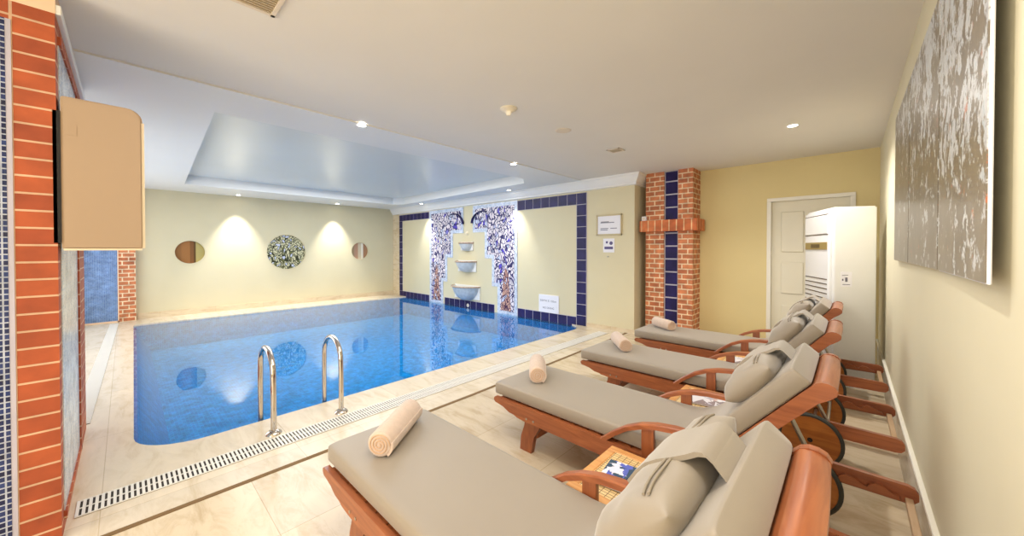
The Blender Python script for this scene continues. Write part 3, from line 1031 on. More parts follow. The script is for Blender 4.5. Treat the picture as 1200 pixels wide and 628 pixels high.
# cascade bowls on the wall between the mosaics
for (zc, r, dep, hh, lab) in ((1.55, 0.22, 0.20, 0.20, 'top smallest'), (1.10, 0.33, 0.27, 0.27, 'middle'), (0.50, 0.46, 0.34, 0.34, 'bottom largest')):
    t = thing('fountain_bowl', (CXF - 0.03, YP, zc), '%s grey half round wall bowl of the cascade fountain' % lab, 'bowl', 'cascade fountain bowls')
    prof = [(0.001, -hh), (0.35 * r, -hh * 0.96), (0.62 * r, -hh * 0.80), (0.85 * r, -hh * 0.45), (0.97 * r, -0.03), (r, 0.0), (0.94 * r, 0.004), (0.85 * r, -0.05), (0.5 * r, -hh * 0.5), (0.001, -hh * 0.6)]
    S = Matrix.Scale(dep / r, 4, (0, 1, 0))
    mb = MB(); mb.lathe(prof, n=28, a0=pi, a1=2 * pi, mat=S)
    mb.build('basin', M['ceramic'], t, smooth=60)
    rim = [(r * cos(a), dep * sin(a), 0.0) for a in [pi + pi * k / 24 for k in range(25)]]
    mb = MB(); mb.tube(rim, 0.02, 8)
    mb.build('rim', M['rust'], t, smooth=True)
    mb = MB(); mb.box(-r * 1.02, r * 1.02, -0.03, 0.0, -hh * 0.9, 0.03, 0.006)
    mb.build('back_plate', M['crown'], t)
t = thing('water_spout', (CXF - 0.03, YP, 1.79), 'small cream round spout above the top fountain bowl', 'spout')
mb = MB(); mb.lathe([(0.001, 0.05), (0.025, 0.048), (0.03, 0.03), (0.045, 0.02), (0.05, 0.0), (0.001, 0.0)], n=20, mat=Matrix.Rotation(pi / 2, 4, 'X'))
mb.build('nozzle', M['plastic'], t, smooth=True)
t = thing('pool_inlet', (CXF, YP - 0.014, 0.03), 'small white round inlet low on the blue tiles under bowls', 'inlet')
mb = MB(); mb.lathe([(0.001, 0.014), (0.03, 0.014), (0.045, 0.006), (0.045, 0.0), (0.001, 0.0)], n=20, mat=Matrix.Rotation(pi / 2, 4, 'X'))
mb.build('cover', M['plastic'], t, smooth=True)

# depth sign, framed notice and small poster on the pool wall
RX = Matrix.Rotation(pi / 2, 4, 'X')
t = thing('depth_sign', (-4.345, YP, 0.32), 'white sign plate with two lines low on pool wall above tiles', 'sign')
MB().box(-0.245, 0.245, -0.012, 0.0, -0.175, 0.175, 0.002).build('plate', M['paper'], t)
for word, wx, wz in (('DEPTH', -0.125, 0.055), ('IS', 0.0, 0.055), ('150cm', 0.118, 0.055), ('NO', -0.105, -0.085), ('DIVING', 0.045, -0.085)):
    text_mesh(word, 0.054, M['ink'], t, Matrix.Translation((wx, -0.0125, wz)) @ RX)
t = thing('framed_notice', (-3.045, YP, 1.82), 'framed white notice with grey lines on cream wall beside tiles', 'notice')
mb = MB()
for x0, x1, z0, z1 in ((-0.24, -0.215, -0.18, 0.18), (0.215, 0.24, -0.18, 0.18), (-0.24, 0.24, 0.155, 0.18), (-0.24, 0.24, -0.18, -0.155)):
    mb.box(x0, x1, -0.025, 0.0, z0, z1, 0.003, 1)
mb.build('picture_frame', M['frame'], t)
s = MB().box(-0.22, 0.22, -0.012, 0.0, -0.16, 0.16).build('sheet', M['paper'], t)
mb = MB()
for z, x0, x1 in ((0.055, -0.15, 0.0), (0.04, -0.16, 0.10), (-0.06, -0.16, -0.01), (-0.085, -0.16, -0.02), (-0.06, 0.03, 0.15)):
    mb.box(x0, x1, -0.0135, -0.011, z - 0.006, z + 0.006)
mb.build('printed_line', M['ink'], s)
t = thing('small_poster', (-3.05, YP, 1.465), 'small white poster with violet pictograms below the framed notice', 'poster')
s = MB().box(-0.105, 0.105, -0.006, 0.0, -0.12, 0.12).build('sheet', M['paper'], t)
mb = MB()
mb.cyl((-0.035, -0.0075, 0.055), (-0.035, -0.005, 0.055), 0.022, n=12); mb.cyl((0.045, -0.0075, 0.04), (0.045, -0.005, 0.04), 0.032, n=12)
mb.box(-0.08, 0.08, -0.0075, -0.005, -0.065, -0.02); 
mb.build('pictogram', M['ink_blue'], s)
t = thing('wall_hook', (-3.06, YP, 1.27), 'tiny grey hook on the wall under the small poster', 'hook')
mb = MB(); mb.cyl((0, 0, 0), (0, -0.02, 0), 0.012, n=12); mb.tube([(0, -0.02, 0), (0, -0.035, -0.006), (0, -0.036, 0.012)], 0.005, 8)
mb.build('peg', M['steel'], t)

# ------------------------------------------------------------------ three panel painting on the right wall
AY = [(2.995, 3.86), (2.06, 2.985), (1.315, 2.05)]
for i, (y0, y1) in enumerate(AY):
    t = thing('art_panel', (XR, (y0 + y1) / 2, 1.835), ['blossom painting panel at the far end beside air conditioner', 'blossom painting panel in the middle of the three', 'blossom painting panel nearest the viewer, leaning off the wall'][i], 'painting', 'three panel blossom painting')
    hw = (y1 - y0) / 2
    tilt = 0.0 if i < 2 else -0.02
    R_ = Matrix.Translation((0, hw, 0)) @ Matrix.Rotation(tilt, 4, 'Z') @ Matrix.Translation((0, -hw, 0))
    mb = MB(); mb.box(-0.022, -0.015, -hw, hw, -0.515, 0.515, 0.002, 1, mat=R_)
    # canvas uses coordinates of the whole triptych
    o = mb.build('stretcher_edge', M['paper'] if i == 2 else M['frame'], t)
    MB().box(-0.015, 0, -hw * 0.3, hw * 0.3, -0.3, 0.3).build('hanging_batten', M['wood_light'], t)
    mb = MB(); mb.box(-0.0245, -0.0215, -hw + 0.004, hw - 0.004, -0.511, 0.511, mat=R_)
    bmesh.ops.translate(mb.bm, vec=(XR, (y0 + y1) / 2, 1.835), verts=mb.bm.verts)
    o = mb.build('canvas', M['art'], t)
    o.location = (-XR, -(y0 + y1) / 2, -1.835)

# ------------------------------------------------------------------ ceiling fittings
def downlight(x, y, z, label, power, angle, blend, color, tilt=(0, 0, 0)):
    t = thing('downlight', (x, y, z), label, 'downlight', 'recessed ceiling downlights')
    mb = MB(); mb.lathe([(0.038, -0.001), (0.043, -0.006), (0.052, -0.005), (0.056, 0.0), (0.038, 0.0)], n=28)
    mb.build('trim_ring', M['crown'], t, smooth=True)
    mb = MB(); mb.lathe([(0.0, -0.004), (0.039, -0.003), (0.039, 0.0), (0.0, 0.0)], n=24)
    mb.build('lens', M['lamp'], t)
    s = spot_light('downlight_beam', (x, y, z - 0.02), power, angle, blend, color, 0.025, tilt)
ZP = H - 0.012
downlight(-3.54, 1.61, ZP, 'lit downlight above the pool edge, nearest the viewer of its row', 40, 110, 0.8, NEUT)
downlight(-3.55, 3.83, ZP, 'lit downlight above the pool edge near the smoke detector', 40, 110, 0.8, NEUT)
downlight(-0.43, 4.58, H, 'lit downlight on lounge ceiling in front of the door', 100, 140, 0.8, WARM)
downlight(-10.12, 1.77, ZP, 'lit downlight at the far wall between left and middle portholes', 250, 68, 0.8, NEUT, (0, 0, 0))
downlight(-10.12, 3.93, ZP, 'lit downlight at the far wall between middle and right portholes', 250, 68, 0.8, NEUT, (0, 0, 0))
downlight(-8.44, 5.46, ZP, 'lit downlight over the left tree mosaic by the crown moulding', 130, 64, 0.9, COOL, (rad(4), 0, 0))
downlight(-5.19, 5.46, ZP, 'lit downlight over the right tree mosaic by the crown moulding', 130, 64, 0.9, COOL, (rad(4), 0, 0))

# extra downlights added out of view to brighten the lounge
for i_, (lx, ly) in enumerate(((-0.43, 0.85), (-0.43, -1.2))):
    downlight(lx, ly, H, ['lit downlight on the lounge ceiling beside the viewer', 'lit downlight on the lounge ceiling behind the viewer'][i_], 56, 130, 0.8, WARM)
t = thing('smoke_detector', (-2.21, 2.32, H), 'cream cone shaped smoke detector on the lounge ceiling', 'smoke detector')
MB().lathe([(0.001, 0.0), (0.075, 0.0), (0.075, -0.008), (0.068, -0.014), (0.045, -0.022), (0.03, -0.03)], n=32).build('base', M['plastic'], t, smooth=True)
MB().lathe([(0.03, -0.03), (0.024, -0.045), (0.02, -0.055), (0.014, -0.062), (0.001, -0.064)], n=24).build('sensor', M['plastic'], t, smooth=True)
t = thing('ceiling_speaker', (-2.2, 3.14, H), 'flat round white disc on ceiling between detector and vent', 'ceiling disc')
MB().lathe([(0.001, -0.004), (0.062, -0.005), (0.078, -0.004), (0.085, 0.0), (0.001, 0.0)], n=32).build('cover', M['vent'], t, smooth=True)

def vent(x, y, sx, sy, rz, label, n):
    t = thing('ceiling_vent', (x, y, H), label, 'vent', 'ceiling vents', rz)
    mb = MB(); f = 0.022
    for x0, x1, y0, y1 in ((-sx / 2, sx / 2, -sy / 2, -sy / 2 + f), (-sx / 2, sx / 2, sy / 2 - f, sy / 2), (-sx / 2, -sx / 2 + f, -sy / 2, sy / 2), (sx / 2 - f, sx / 2, -sy / 2, sy / 2)):
        mb.box(x0, x1, y0, y1, -0.01, 0, 0.002, 1)
    mb.build('vent_frame', M['vent'], t)
    MB().box(-sx / 2 + f, sx / 2 - f, -sy / 2 + f, sy / 2 - f, -0.002, 0).build('backing', M['vent_dark'], t)
    mb = MB()
    for k in range(n):
        yy = -sy / 2 + f + (sy - 2 * f) * (k + 0.5) / n
        mb.box(-sx / 2 + f, sx / 2 - f, yy - 0.004, yy + 0.004, -0.009, -0.002)
    mb.build('louvre', M['vent_slat'], t)
vent(-2.15, 4.2, 0.17, 0.17, 0, 'small square ceiling vent near the brick column', 5)
vent(-2.125, 0.375, 0.36, 0.25, pi / 2, 'slatted ceiling vent cut by the top edge of the photo', 10)

# ------------------------------------------------------------------ drains in the deck
def grate(x0, x1, y0, y1, z, label, pitch=0.0225):
    t = thing('drain_grate', ((x0 + x1) / 2, (y0 + y1) / 2, 0), label, 'drain grate', 'deck drain grates')
    ox, oy = (x0 + x1) / 2, (y0 + y1) / 2
    loc0(MB().box(x0 - 0.004, x1 + 0.004, y0, y1, 0.0005, 0.002).build('channel', M['gap'], t), ox, oy)
    mb = MB()
    long_y = (y1 - y0) > (x1 - x0)
    a, e = (y0, y1) if long_y else (x0, x1)
    while a + pitch * 0.6 < e:
        if long_y: mb.box(x0, x1, a, a + pitch * 0.56, 0.002, 0.007)
        else: mb.box(a, a + pitch * 0.56, y0, y1, 0.002, 0.007)
        a += pitch
    if long_y:
        for xx in (x0, (x0 + x1) / 2, x1): mb.box(xx - 0.004, xx + 0.004, y0, y1, 0.002, 0.0062)
    loc0(mb.build('slats', M['grate'], t), ox, oy)
grate(-3.105, -2.935, -0.19, 5.5, 0, 'white slatted drain grate along the near side of the pool')
grate(-10.05, -4.45, -0.255, -0.145, 0, 'white drain strip along the left side of the pool', 0.03)
COL.objects['drain_grate.001'].rotation_euler = (0, 0, -0.02)

# ------------------------------------------------------------------ pool ladder
t = thing('pool_ladder', (-3.19, 1.01, 0), 'polished steel pool ladder with two arched handrails on deck', 'ladder')
for yy in (0.762, 1.261):
    x0, x1, zt, rr = -3.19, -3.575, 0.615, 0.17
    path = [(x0, yy, 0.0), (x0, yy, 0.3), (x0 - 0.005, yy, zt - 0.19)]
    cx, hw = (x0 + x1) / 2, (x0 - x1) / 2
    for k in range(1, 14):
        a = pi * k / 14
        path.append((cx + (hw - 0.005) * cos(a), yy, zt - 0.17 + 0.17 * sin(a)))
    path += [(x1 + 0.005, yy, zt - 0.19), (x1, yy, 0.3), (x1, yy, -0.50)]
    path = [(p[0] + 3.19, p[1] - 1.01, p[2]) for p in path]
    h = MB().tube(path, 0.0205, 16).build('handrail', M['chrome'], t, smooth=True)
    MB().lathe([(0.022, 0.03), (0.028, 0.028), (0.05, 0.012), (0.055, 0.0), (0.022, 0.0)], c=(0, yy - 1.01, 0), n=28).build('flange', M['chrome'], h, smooth=True)
for zz in (-0.18, -0.40):
    MB().box(-0.44, -0.35, -0.248, 0.251, zz - 0.015, zz + 0.01, 0.006).build('step', M['steel'], t)

# ------------------------------------------------------------------ sun loungers
def superellipse(w, hgt, n=28, e=3.2):
    pts = []
    for k in range(n):
        a = 2 * pi * k / n
        c, s = cos(a), sin(a)
        pts.append((w / 2 * (abs(c) ** (2 / e)) * (1 if c >= 0 else -1), hgt / 2 * (abs(s) ** (2 / e)) * (1 if s >= 0 else -1)))
    return pts


def slab_sweep(path, width, thick, e=5.0, end=0.03, n=36):
    """mattress: path of (x,z) centre points; rounded-rect section across y"""
    mb = MB(); rings = []
    m = len(path)
    for i, (x, z) in enumerate(path):
        a = path[max(0, i - 1)]; c = path[min(m - 1, i + 1)]
        tx, tz = c[0] - a[0], c[1] - a[1]
        l = sqrt(tx * tx + tz * tz); tx /= l; tz /= l
        nx, nz = -tz, tx
        rings.append([(x + nx * q, yy, z + nz * q) for yy, q in superellipse(width, thick, n, e)])
    def shrink(ring, ctr, f, sh):
        return [(ctr[0] + (p[0] - ctr[0]) * f + sh[0], p[1] * (1 - (1 - f) * 0.16), ctr[1] + (p[2] - ctr[1]) * f + sh[1]) for p in ring]
    def endcap(idx, nb):
        c0, c1 = path[idx], path[nb]
        dx, dz = c0[0] - c1[0], c0[1] - c1[1]
        l = sqrt(dx * dx + dz * dz); dx /= l; dz /= l
        return [shrink(rings[idx], c0, f, (dx * end * s, dz * end * s)) for f, s in ((0.985, 0.5), (0.94, 0.85), (0.86, 1.0))]
    first = endcap(0, 1)[::-1]
    last = endcap(-1, -2)
    mb.sweep(first + rings + last)
    return mb


def pillow_mesh(wy, ld, th, nx=26, ny=22, seed=0):
    """plump cushion: local u along y (width), v along back direction, bulge both sides"""
    rnd = random.Random(seed)
    mb = MB()
    def P(u, v, s):
        # rounded-square outline pinched at corners
        eu = 1 - 0.03 * (v * v)
        ev = 1 - 0.05 * (u * u)
        b = (max(0.0, (1 - abs(u) ** 7)) ** 0.5) * (max(0.0, (1 - abs(v) ** 2.6)) ** 0.5)
        wr = 0.06 * sin(5.1 * u + 2.0 * v + seed) * (1 - abs(v)) + 0.07 * sin(7 * v + 3 * u + seed * 2) + 0.05 * sin(11 * u - 4 * v + seed)
        return (u * eu * wy / 2, v * ev * ld / 2, s * th * (0.5 * b * (1 + wr * b)))
    grid = {}
    for s in (1, -1):
        for i in range(nx + 1):
            for j in range(ny + 1):
                u, v = -1 + 2 * i / nx, -1 + 2 * j / ny
                u = sin(u * pi / 2); v = sin(v * pi / 2)
                edge = i in (0, nx) or j in (0, ny)
                if edge and s == -1:
                    grid[(i, j, s)] = grid[(i, j, 1)]
                else:
                    grid[(i, j, s)] = mb.bm.verts.new(P(u, v, s))
    for s in (1, -1):
        for i in range(nx):
            for j in range(ny):
                q = (grid[(i, j, s)], grid[(i + 1, j, s)], grid[(i + 1, j + 1, s)], grid[(i, j + 1, s)])
                if len(set(q)) == 4:
                    try: mb.bm.faces.new(q if s == 1 else q[::-1])
                    except ValueError: pass
    bmesh.ops.recalc_face_normals(mb.bm, faces=mb.bm.faces)
    return mb


def lounger(y0, label, back_deg, x_off=0.0, seed=0, slide=0.0):
    """y0 = near edge of the mattress; origin under the middle of the frame"""
    WM = 0.58
    yc = y0 + WM / 2 - 0.005
    t = thing('sun_lounger', (-0.85 + x_off, yc, 0), label, 'sun lounger', 'sun loungers in a row beside the pool')
    ox = 0.85                      # world x + ox = local x
    X = lambda x: x + ox
    hw = 0.318                     # half outer width
    # side rails with scrolled foot and long tail
    rail = [(-1.905, 0.316), (-1.918, 0.305), (-1.918, 0.290), (-1.905, 0.277), (-1.86, 0.270), (-1.82, 0.262), (-1.79, 0.250), (-1.765, 0.240), (-1.72, 0.236), (-1.69, 0.226), (-1.62, 0.220),
            (-0.6, 0.214), (0.20, 0.222), (0.225, 0.228), (0.24, 0.245), (0.24, 0.275), (0.228, 0.294), (0.205, 0.302), (-0.6, 0.312), (-1.2, 0.316)]
    rail = [(X(a), z) for a, z in rail]
    for s in (-1, 1):
        ya, yb = s * (hw - 0.028), s * hw
        MB().prism(rail, 'y', min(ya, yb), max(ya, yb)).build('side_rail', M['wood'], t)
        # notched rack on the inner face of the tail
        rk = [(0.18, 0.235), (-0.24, 0.235)]
        xx = -0.24
        up = []
        for k in range(4):
            up += [(xx, 0.262), (xx + 0.02, 0.276), (xx + 0.05, 0.274), (xx + 0.085, 0.252), (xx + 0.10, 0.25)]
            xx += 0.105
        rk = rk + up
        yi = s * (hw - 0.028)
        MB().prism([(X(a), z) for a, z in rk], 'y', min(yi, yi - s * 0.022), max(yi, yi - s * 0.022)).build('notched_rack', M['wood'], t)
        # front leg, leaning and tapering, bolted on the inside
        lg = [(-1.63, 0.228), (-1.50, 0.228), (-1.515, 0.19), (-1.56, 0.12), (-1.585, 0.0), (-1.685, 0.0), (-1.675, 0.10), (-1.645, 0.18)]
        yl = s * (hw - 0.03)
        lo = MB().prism([(X(a), z + (0.06 if z > 0.2 else 0)) for a, z in lg], 'y', min(yl, yl - s * 0.035), max(yl, yl - s * 0.035)).build('leg', M['wood_z'], t)
        for bx in (-1.6, -1.54):
            MB().cyl((X(bx), s * (hw + 0.003), 0.245), (X(bx), s * (hw - 0.02), 0.245), 0.007, n=10).build('bolt', M['steel'], lo)
        # arm with its post
        arm_c = [(-1.035, 0.302), (-0.96, 0.368), (-0.88, 0.425), (-0.80, 0.462), (-0.72, 0.485), (-0.63, 0.498), (-0.54, 0.500), (-0.45, 0.492), (-0.36, 0.476)]
        rings = []
        for i, (ax, az) in enumerate(arm_c):
            p, q = arm_c[max(0, i - 1)], arm_c[min(len(arm_c) - 1, i + 1)]
            tx, tz = q[0] - p[0], q[1] - p[1]; l = sqrt(tx * tx + tz * tz); tx /= l; tz /= l
            wd = 0.026 + 0.02 * min(1, i / 4)
            ym = s * (hw - 0.012)
            rings.append([(X(ax) - tz * h_, ym + w_, az + tx * h_) for w_, h_ in ((-wd / 2, -0.012), (wd / 2, -0.012), (wd / 2, 0.010), (wd / 2 - 0.006, 0.016), (-wd / 2 + 0.006, 0.016), (-wd / 2, 0.010))])
        mb = MB(); mb.sweep(rings)
        arm = mb.build('armrest', M['wood'], t, smooth=30)
        ym = s * (hw - 0.012)
        MB().box(X(-0.80), X(-0.735), ym - 0.013, ym + 0.013, 0.30, 0.464, 0.003).build('arm_post', M['wood_z'], arm)
        # wheel: wooden disc, rubber tyre, dark hub
        yw = s * (hw + 0.012) if s < 0 else s * (hw - 0.05)
        R2 = Matrix.Translation((X(-0.18), yw, 0.168)) @ Matrix.Rotation(pi / 2, 4, 'X')
        w = MB().lathe([(0.001, 0.011), (0.148, 0.011), (0.150, 0.008), (0.150, -0.008), (0.148, -0.011), (0.001, -0.011)], n=40, mat=R2).build('wheel', M['wood_wheel'], t, smooth=30)
        MB().lathe([(0.149, 0.013), (0.160, 0.014), (0.168, 0.008), (0.168, -0.008), (0.160, -0.014), (0.149, -0.013)], n=40, mat=R2).build('tyre', M['rubber'], w, smooth=30)
        MB().lathe([(0.001, 0.0125), (0.014, 0.0125), (0.014, -0.0125), (0.001, -0.0125)], n=16, mat=R2).build('hub', M['black'], w)
    MB().cyl((X(-0.18), -hw, 0.168), (X(-0.18), hw - 0.03, 0.168), 0.011).build('axle', M['steel'], t, smooth=True)
    # cross bars and seat slats
    MB().box(X(0.195), X(0.222), -hw + 0.028, hw - 0.028, 0.222, 0.25, 0.004).build('tail_bar', M['bar'], t)
    MB().box(X(-1.585), X(-1.555), -hw + 0.065, hw - 0.065, 0.10, 0.15, 0.004).build('leg_stretcher', M['wood_y'], t)
    mb = MB()
    for k in range(14):
        x = -1.88 + k * 0.092
        mb.box(X(x), X(x + 0.084), -hw + 0.028, hw - 0.028, 0.285, 0.312, 0.003, 1)
    mb.build('seat_slats', M['wood_y'], t)
    # backrest
    hx, hz = -0.585, 0.285
    a = rad(back_deg)
    dx, dz = cos(a), sin(a)
    nx, nz = -sin(a), cos(a)
    BP = lambda d_, n_: (X(hx + dx * d_ + nx * n_), hz + dz * d_ + nz * n_)
    LB = 0.80
    fr = None
    for s in (-1, 1):
        ya, yb = s * (hw - 0.060), s * (hw - 0.032)
        pr = [BP(-0.02, -0.042), BP(0.70, -0.056), BP(0.745, -0.068), BP(0.77, -0.07), BP(0.786, -0.06), BP(0.791, -0.042), BP(0.786, -0.024), BP(0.774, -0.008), BP(0.755, 0.002), BP(0.70, 0.004), BP(-0.02, 0.006)]
        MB().prism(pr, 'y', min(ya, yb), max(ya, yb)).build('back_rail', M['wood'], t)
    # curved head board across the top
    prof = []
    for d_, n_ in ((0.700, -0.004), (0.745, 0.0), (0.752, 0.001), (0.762, -0.004), (0.773, -0.014), (0.781, -0.028), (0.785, -0.043), (0.784, -0.056), (0.777, -0.064), (0.766, -0.066), (0.752, -0.062), (0.744, -0.050), (0.720, -0.040), (0.700, -0.026)):
        prof.append((d_, n_))
    rings = []
    for k in range(25):
        yy = -hw + 0.034 + (2 * hw - 0.068) * k / 24
        bow = 0.008 * (1 - ((k - 12) / 12) ** 2)
        rings.append([(BP(d_ + bow, n_)[0], yy, BP(d_ + bow, n_)[1]) for d_, n_ in prof])
    MB().sweep(rings).build('head_board', M['wood_y'], t, smooth=35)
    mb = MB()
    for k in range(7):
        d_ = 0.06 + k * 0.095
        q = [BP(d_, -0.01), BP(d_ + 0.055, -0.01), BP(d_ + 0.055, 0.008), BP(d_, 0.008)]
        mb.prism(q, 'y', -hw + 0.06, hw - 0.06)
    mb.build('back_slats', M['wood_y'], t)
    # prop: two legs and a dowel resting in the rack
    px, pz = BP(0.46, -0.03)
    fx, fz = X(-0.10), 0.262
    mb = MB()
    for s in (-1, 1):
        mb.tube([(px, s * 0.20, pz), (fx, s * 0.20, fz)], 0.012, 10)
    mb.tube([(fx, -hw + 0.032, fz), (fx, hw - 0.032, fz)], 0.011, 10)
    mb.build('back_prop', M['steel'], t, smooth=True)
    # mattress: seat, bend, back
    T = 0.092
    seat_z = 0.318 + T / 2
    bx, bz = -0.60, seat_z
    off = 0.004 + T / 2
    path = [(X(-1.92 + 0.22 * 0 + k * 0.12), seat_z) for k in range(10)]
    xs = path[-1][0]
    e0 = BP(0.16, off)
    c0 = (xs, seat_z)
    # smooth bend between seat end and back start
    ctrl = BP(0.0, off)
    # intersection of seat line and back line
    tt = (seat_z - ctrl[1]) / dz
    kx = ctrl[0] + dx * tt
    p0 = (kx - 0.16, seat_z); p1 = (kx, seat_z); p2 = (kx + dx * 0.16, seat_z + dz * 0.16)
    path = [(X(-1.92) + (p0[0] - X(-1.92)) * k / 9, seat_z) for k in range(10)]
    for k in range(1, 7):
        u = k / 6
        path.append(((1 - u) ** 2 * p0[0] + 2 * u * (1 - u) * p1[0] + u * u * p2[0], (1 - u) ** 2 * p0[1] + 2 * u * (1 - u) * p1[1] + u * u * p2[1]))
    top_end = BP(0.728, off)
    for k in range(1, 7):
        u = k / 6
        path.append((p2[0] + (top_end[0] - p2[0]) * u, p2[1] + (top_end[1] - p2[1]) * u))
    mt = slab_sweep(path, WM, T, 10.0, 0.014).build('mattress', M['cushion'], t, smooth=50)
    # head pillow strapped over the top of the back
    mb = pillow_mesh(WM - 0.005, 0.265, 0.135, seed=seed)
    pc = BP(0.548 + slide, off + T / 2 + 0.042)
    rot = Matrix(((0, dx, nx, pc[0]), (1, 0, 0, 0), (0, dz, nz, pc[1]), (0, 0, 0, 1)))
    bmesh.ops.transform(mb.bm, matrix=rot, verts=mb.bm.verts)
    bmesh.ops.recalc_face_normals(mb.bm, faces=mb.bm.faces)
    pl = mb.build('pillow', M['cushion'], t, smooth=60)
    mb = MB()
    for vv in (0.098, 0.086):
        line = []
        for k in range(21):
            u = -0.86 + 1.72 * k / 20
            b = ((1 - abs(u) ** 7) ** 0.5) * ((1 - abs(vv / 0.133) ** 2.6) ** 0.5)
            p = rot @ Vector((u * (WM - 0.005) / 2, vv, 0.069 * b))
            line.append(p)
        mb.tube(line, 0.0032, 8)
    mb.build('piping', M['piping'], pl, smooth=True)
    # strap flap bridging pillow and the end of the back
    mb = MB(); rings = []
    n0 = off + T / 2
    prof = [(0.50, n0 + 0.112), (0.54, n0 + 0.119), (0.58, n0 + 0.119), (0.615, n0 + 0.110), (0.65, n0 + 0.096), (0.685, n0 + 0.084), (0.708, n0 + 0.078), (0.722, n0 + 0.068), (0.724, n0 + 0.045), (0.719, n0 + 0.004)]
    prof = [(d_ + slide * 0.5, n_) for d_, n_ in prof]
    for d_, n_ in prof:
        x, z = BP(d_, n_); x2, z2 = BP(d_, n_ - 0.012)
        wv = 0.10
        rings.append([(x, -wv, z), (x, wv, z), (x2, wv, z2), (x2, -wv, z2)])
    mb.sweep(rings)
    mb.build('strap', M['cushion'], pl, smooth=50)
    return t


lounger(0.70, 'taupe sun lounger nearest the viewer, first of the row', 49.5, 0.0, 1)
lounger(1.89, 'taupe sun lounger second from the viewer, towel standing at its foot', 49.5, 0.0, 2)
lounger(3.07, 'taupe sun lounger third from the viewer with grey pillow', 50, 0.0, 3, 0.02)
lounger(4.28, 'taupe sun lounger farthest away, in front of the brick column', 51, 0.0, 4)


# ------------------------------------------------------------------ rolled towels
def towel(p0, p1, label, r=0.061):
    p0, p1 = Vector(p0), Vector(p1)
    mid = (p0 + p1) / 2
    t = thing('rolled_towel', (mid.x, mid.y, 0.412), label, 'towel', 'rolled towels on the loungers')
    d = (p1 - p0); Lh = d.length / 2; d.normalize()
    side = Vector((d.y, -d.x, 0))
    mb = MB(); rings = []
    for s, f in ((-1.0, 0.80), (-0.985, 0.93), (-0.95, 1.0), (-0.5, 1.02), (0, 1.0), (0.5, 1.02), (0.95, 1.0), (0.985, 0.93), (1.0, 0.80)):
        c = d * (s * Lh)
        ring = []
        for k in range(32):
            a = 2 * pi * k / 32
            rr = r * f * (1.0 + (0.07 if 0.9 < a < 1.25 and False else 0))
            ring.append(c + side * (rr * cos(a)) + Vector((0, 0, r + max(-r * 0.93, rr * sin(a)))))
        rings.append(ring)
    mb.sweep(rings)
    ro = mb.build('roll', M['towel'], t, smooth=60)
    # overlapping outer flap
    mb = MB(); rings = []
    for s in (-0.99, 0.0, 0.99):
        c = d * (s * Lh)
        ring = []
        for k in range(8):
            a = -0.9 + 1.1 * k / 7
            ring.append(c + side * ((r + 0.007) * cos(a)) + Vector((0, 0, r + (r + 0.007) * sin(a))))
        for k in range(7, -1, -1):
            a = -0.9 + 1.1 * k / 7
            ring.append(c + side * ((r - 0.004) * cos(a)) + Vector((0, 0, r + (r - 0.004) * sin(a))))
        rings.append(ring)
    mb.sweep(rings)
    mb.build('flap', M['towel'], t, smooth=40)
    for s in (-1, 1):
        c = d * (s * (Lh + 0.001)) + Vector((0, 0, r))
        mb = MB(); pts = []
        for k in range(70):
            a = k * 0.29
            rr = r * 0.86 * (1 - k / 78)
            pts.append(c + side * (rr * cos(a)) + Vector((0, 0, rr * sin(a))))
        mb.tube(pts, 0.0032, 6)
        mb.build('rolled_end', M['towel_end'], t, smooth=True)
towel((-1.622, 0.815, 0), (-1.855, 1.13, 0), 'rolled peach towel on the nearest lounger')
towel((-1.67, 2.06, 0), (-1.89, 2.33, 0), 'rolled peach towel on the second lounger from the viewer')
towel((-1.565, 3.27, 0), (-1.80, 3.54, 0), 'rolled peach towel on the third lounger from the viewer')
towel((-1.565, 4.50, 0), (-1.83, 4.67, 0), 'rolled peach towel on the farthest lounger')


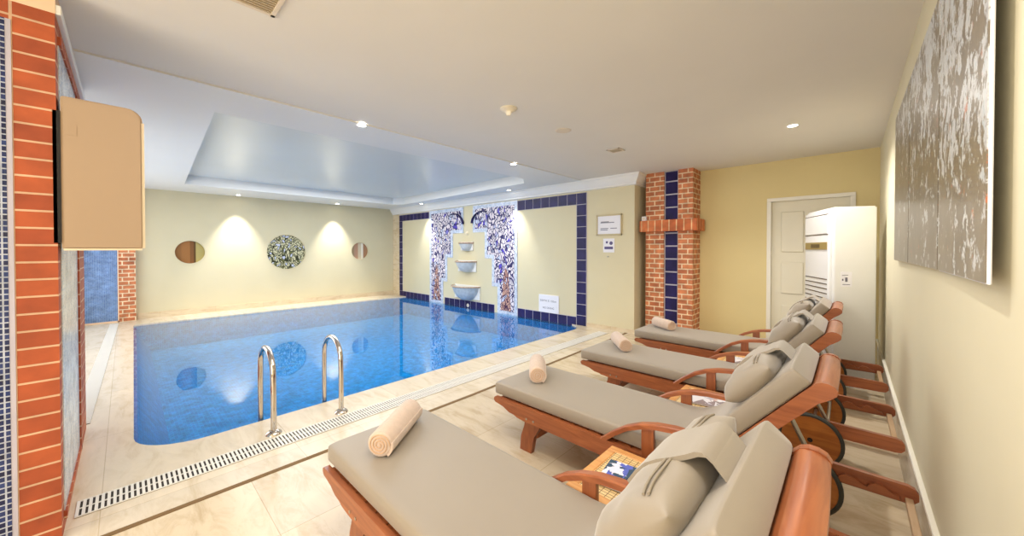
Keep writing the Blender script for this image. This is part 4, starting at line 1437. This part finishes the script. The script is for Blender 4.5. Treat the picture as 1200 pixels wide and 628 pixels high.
# ------------------------------------------------------------------ side tables and magazines
def side_table(x0, y0, label, maglabel, cover, rz=0.0):
    sx, sy, h = 0.46, 0.44, 0.345
    t = thing('side_table', (x0 + sx / 2, y0 + sy / 2, 0), label, 'side table', 'low side tables between loungers', rz)
    f = 0.045
    mb = MB()
    for a, b_, c, d in ((-sx / 2, sx / 2, -sy / 2, -sy / 2 + f), (-sx / 2, sx / 2, sy / 2 - f, sy / 2), (-sx / 2, -sx / 2 + f, -sy / 2 + f, sy / 2 - f), (sx / 2 - f, sx / 2, -sy / 2 + f, sy / 2 - f)):
        mb.box(a, b_, c, d, h - 0.025, h, 0.004, 1)
    mb.build('top_frame', M['wood_light'], t)
    MB().box(-sx / 2 + f, sx / 2 - f, -sy / 2 + f, sy / 2 - f, h - 0.016, h - 0.004).build('woven_top', M['woven'], t)
    mb = MB()
    for a, b_, c, d in ((-sx / 2 + .02, sx / 2 - .02, -sy / 2 + .012, -sy / 2 + .03), (-sx / 2 + .02, sx / 2 - .02, sy / 2 - .03, sy / 2 - .012), (-sx / 2 + .012, -sx / 2 + .03, -sy / 2 + .02, sy / 2 - .02), (sx / 2 - .03, sx / 2 - .012, -sy / 2 + .02, sy / 2 - .02)):
        mb.box(a, b_, c, d, h - 0.085, h - 0.025)
    mb.build('apron', M['wood_dark'], t)
    for a in (-1, 1):
        for c in (-1, 1):
            xx, yy = a * (sx / 2 - 0.03), c * (sy / 2 - 0.03)
            MB().prism([(xx - 0.02, yy - 0.02), (xx + 0.02, yy - 0.02), (xx + 0.02, yy + 0.02), (xx - 0.02, yy + 0.02)], 'z', 0, h - 0.025).build('leg', M['wood_z'], t)
    m = thing('magazine', (x0 + sx / 2 - 0.0, y0 + sy / 2, h), maglabel, 'magazine', 'magazines on the side tables', rz + rad(8))
    MB().box(-0.15, 0.15, -0.105, 0.105, 0.0, 0.006, 0.001, 1).build('pages', M['paper'], m)
    MB().box(-0.151, 0.151, -0.106, 0.106, 0.006, 0.0075).build('cover', cover, m)
side_table(-0.93, 1.345, 'low side table between the two nearest loungers', 'blue and white magazine on the nearest side table', M['cover_a'])
side_table(-0.93, 2.545, 'low side table between second and third loungers', 'pale magazine on the middle side table', M['cover_b'])
side_table(-0.93, 3.74, 'low side table between the two farthest loungers', 'pale magazine on the farthest side table', M['cover_b'])
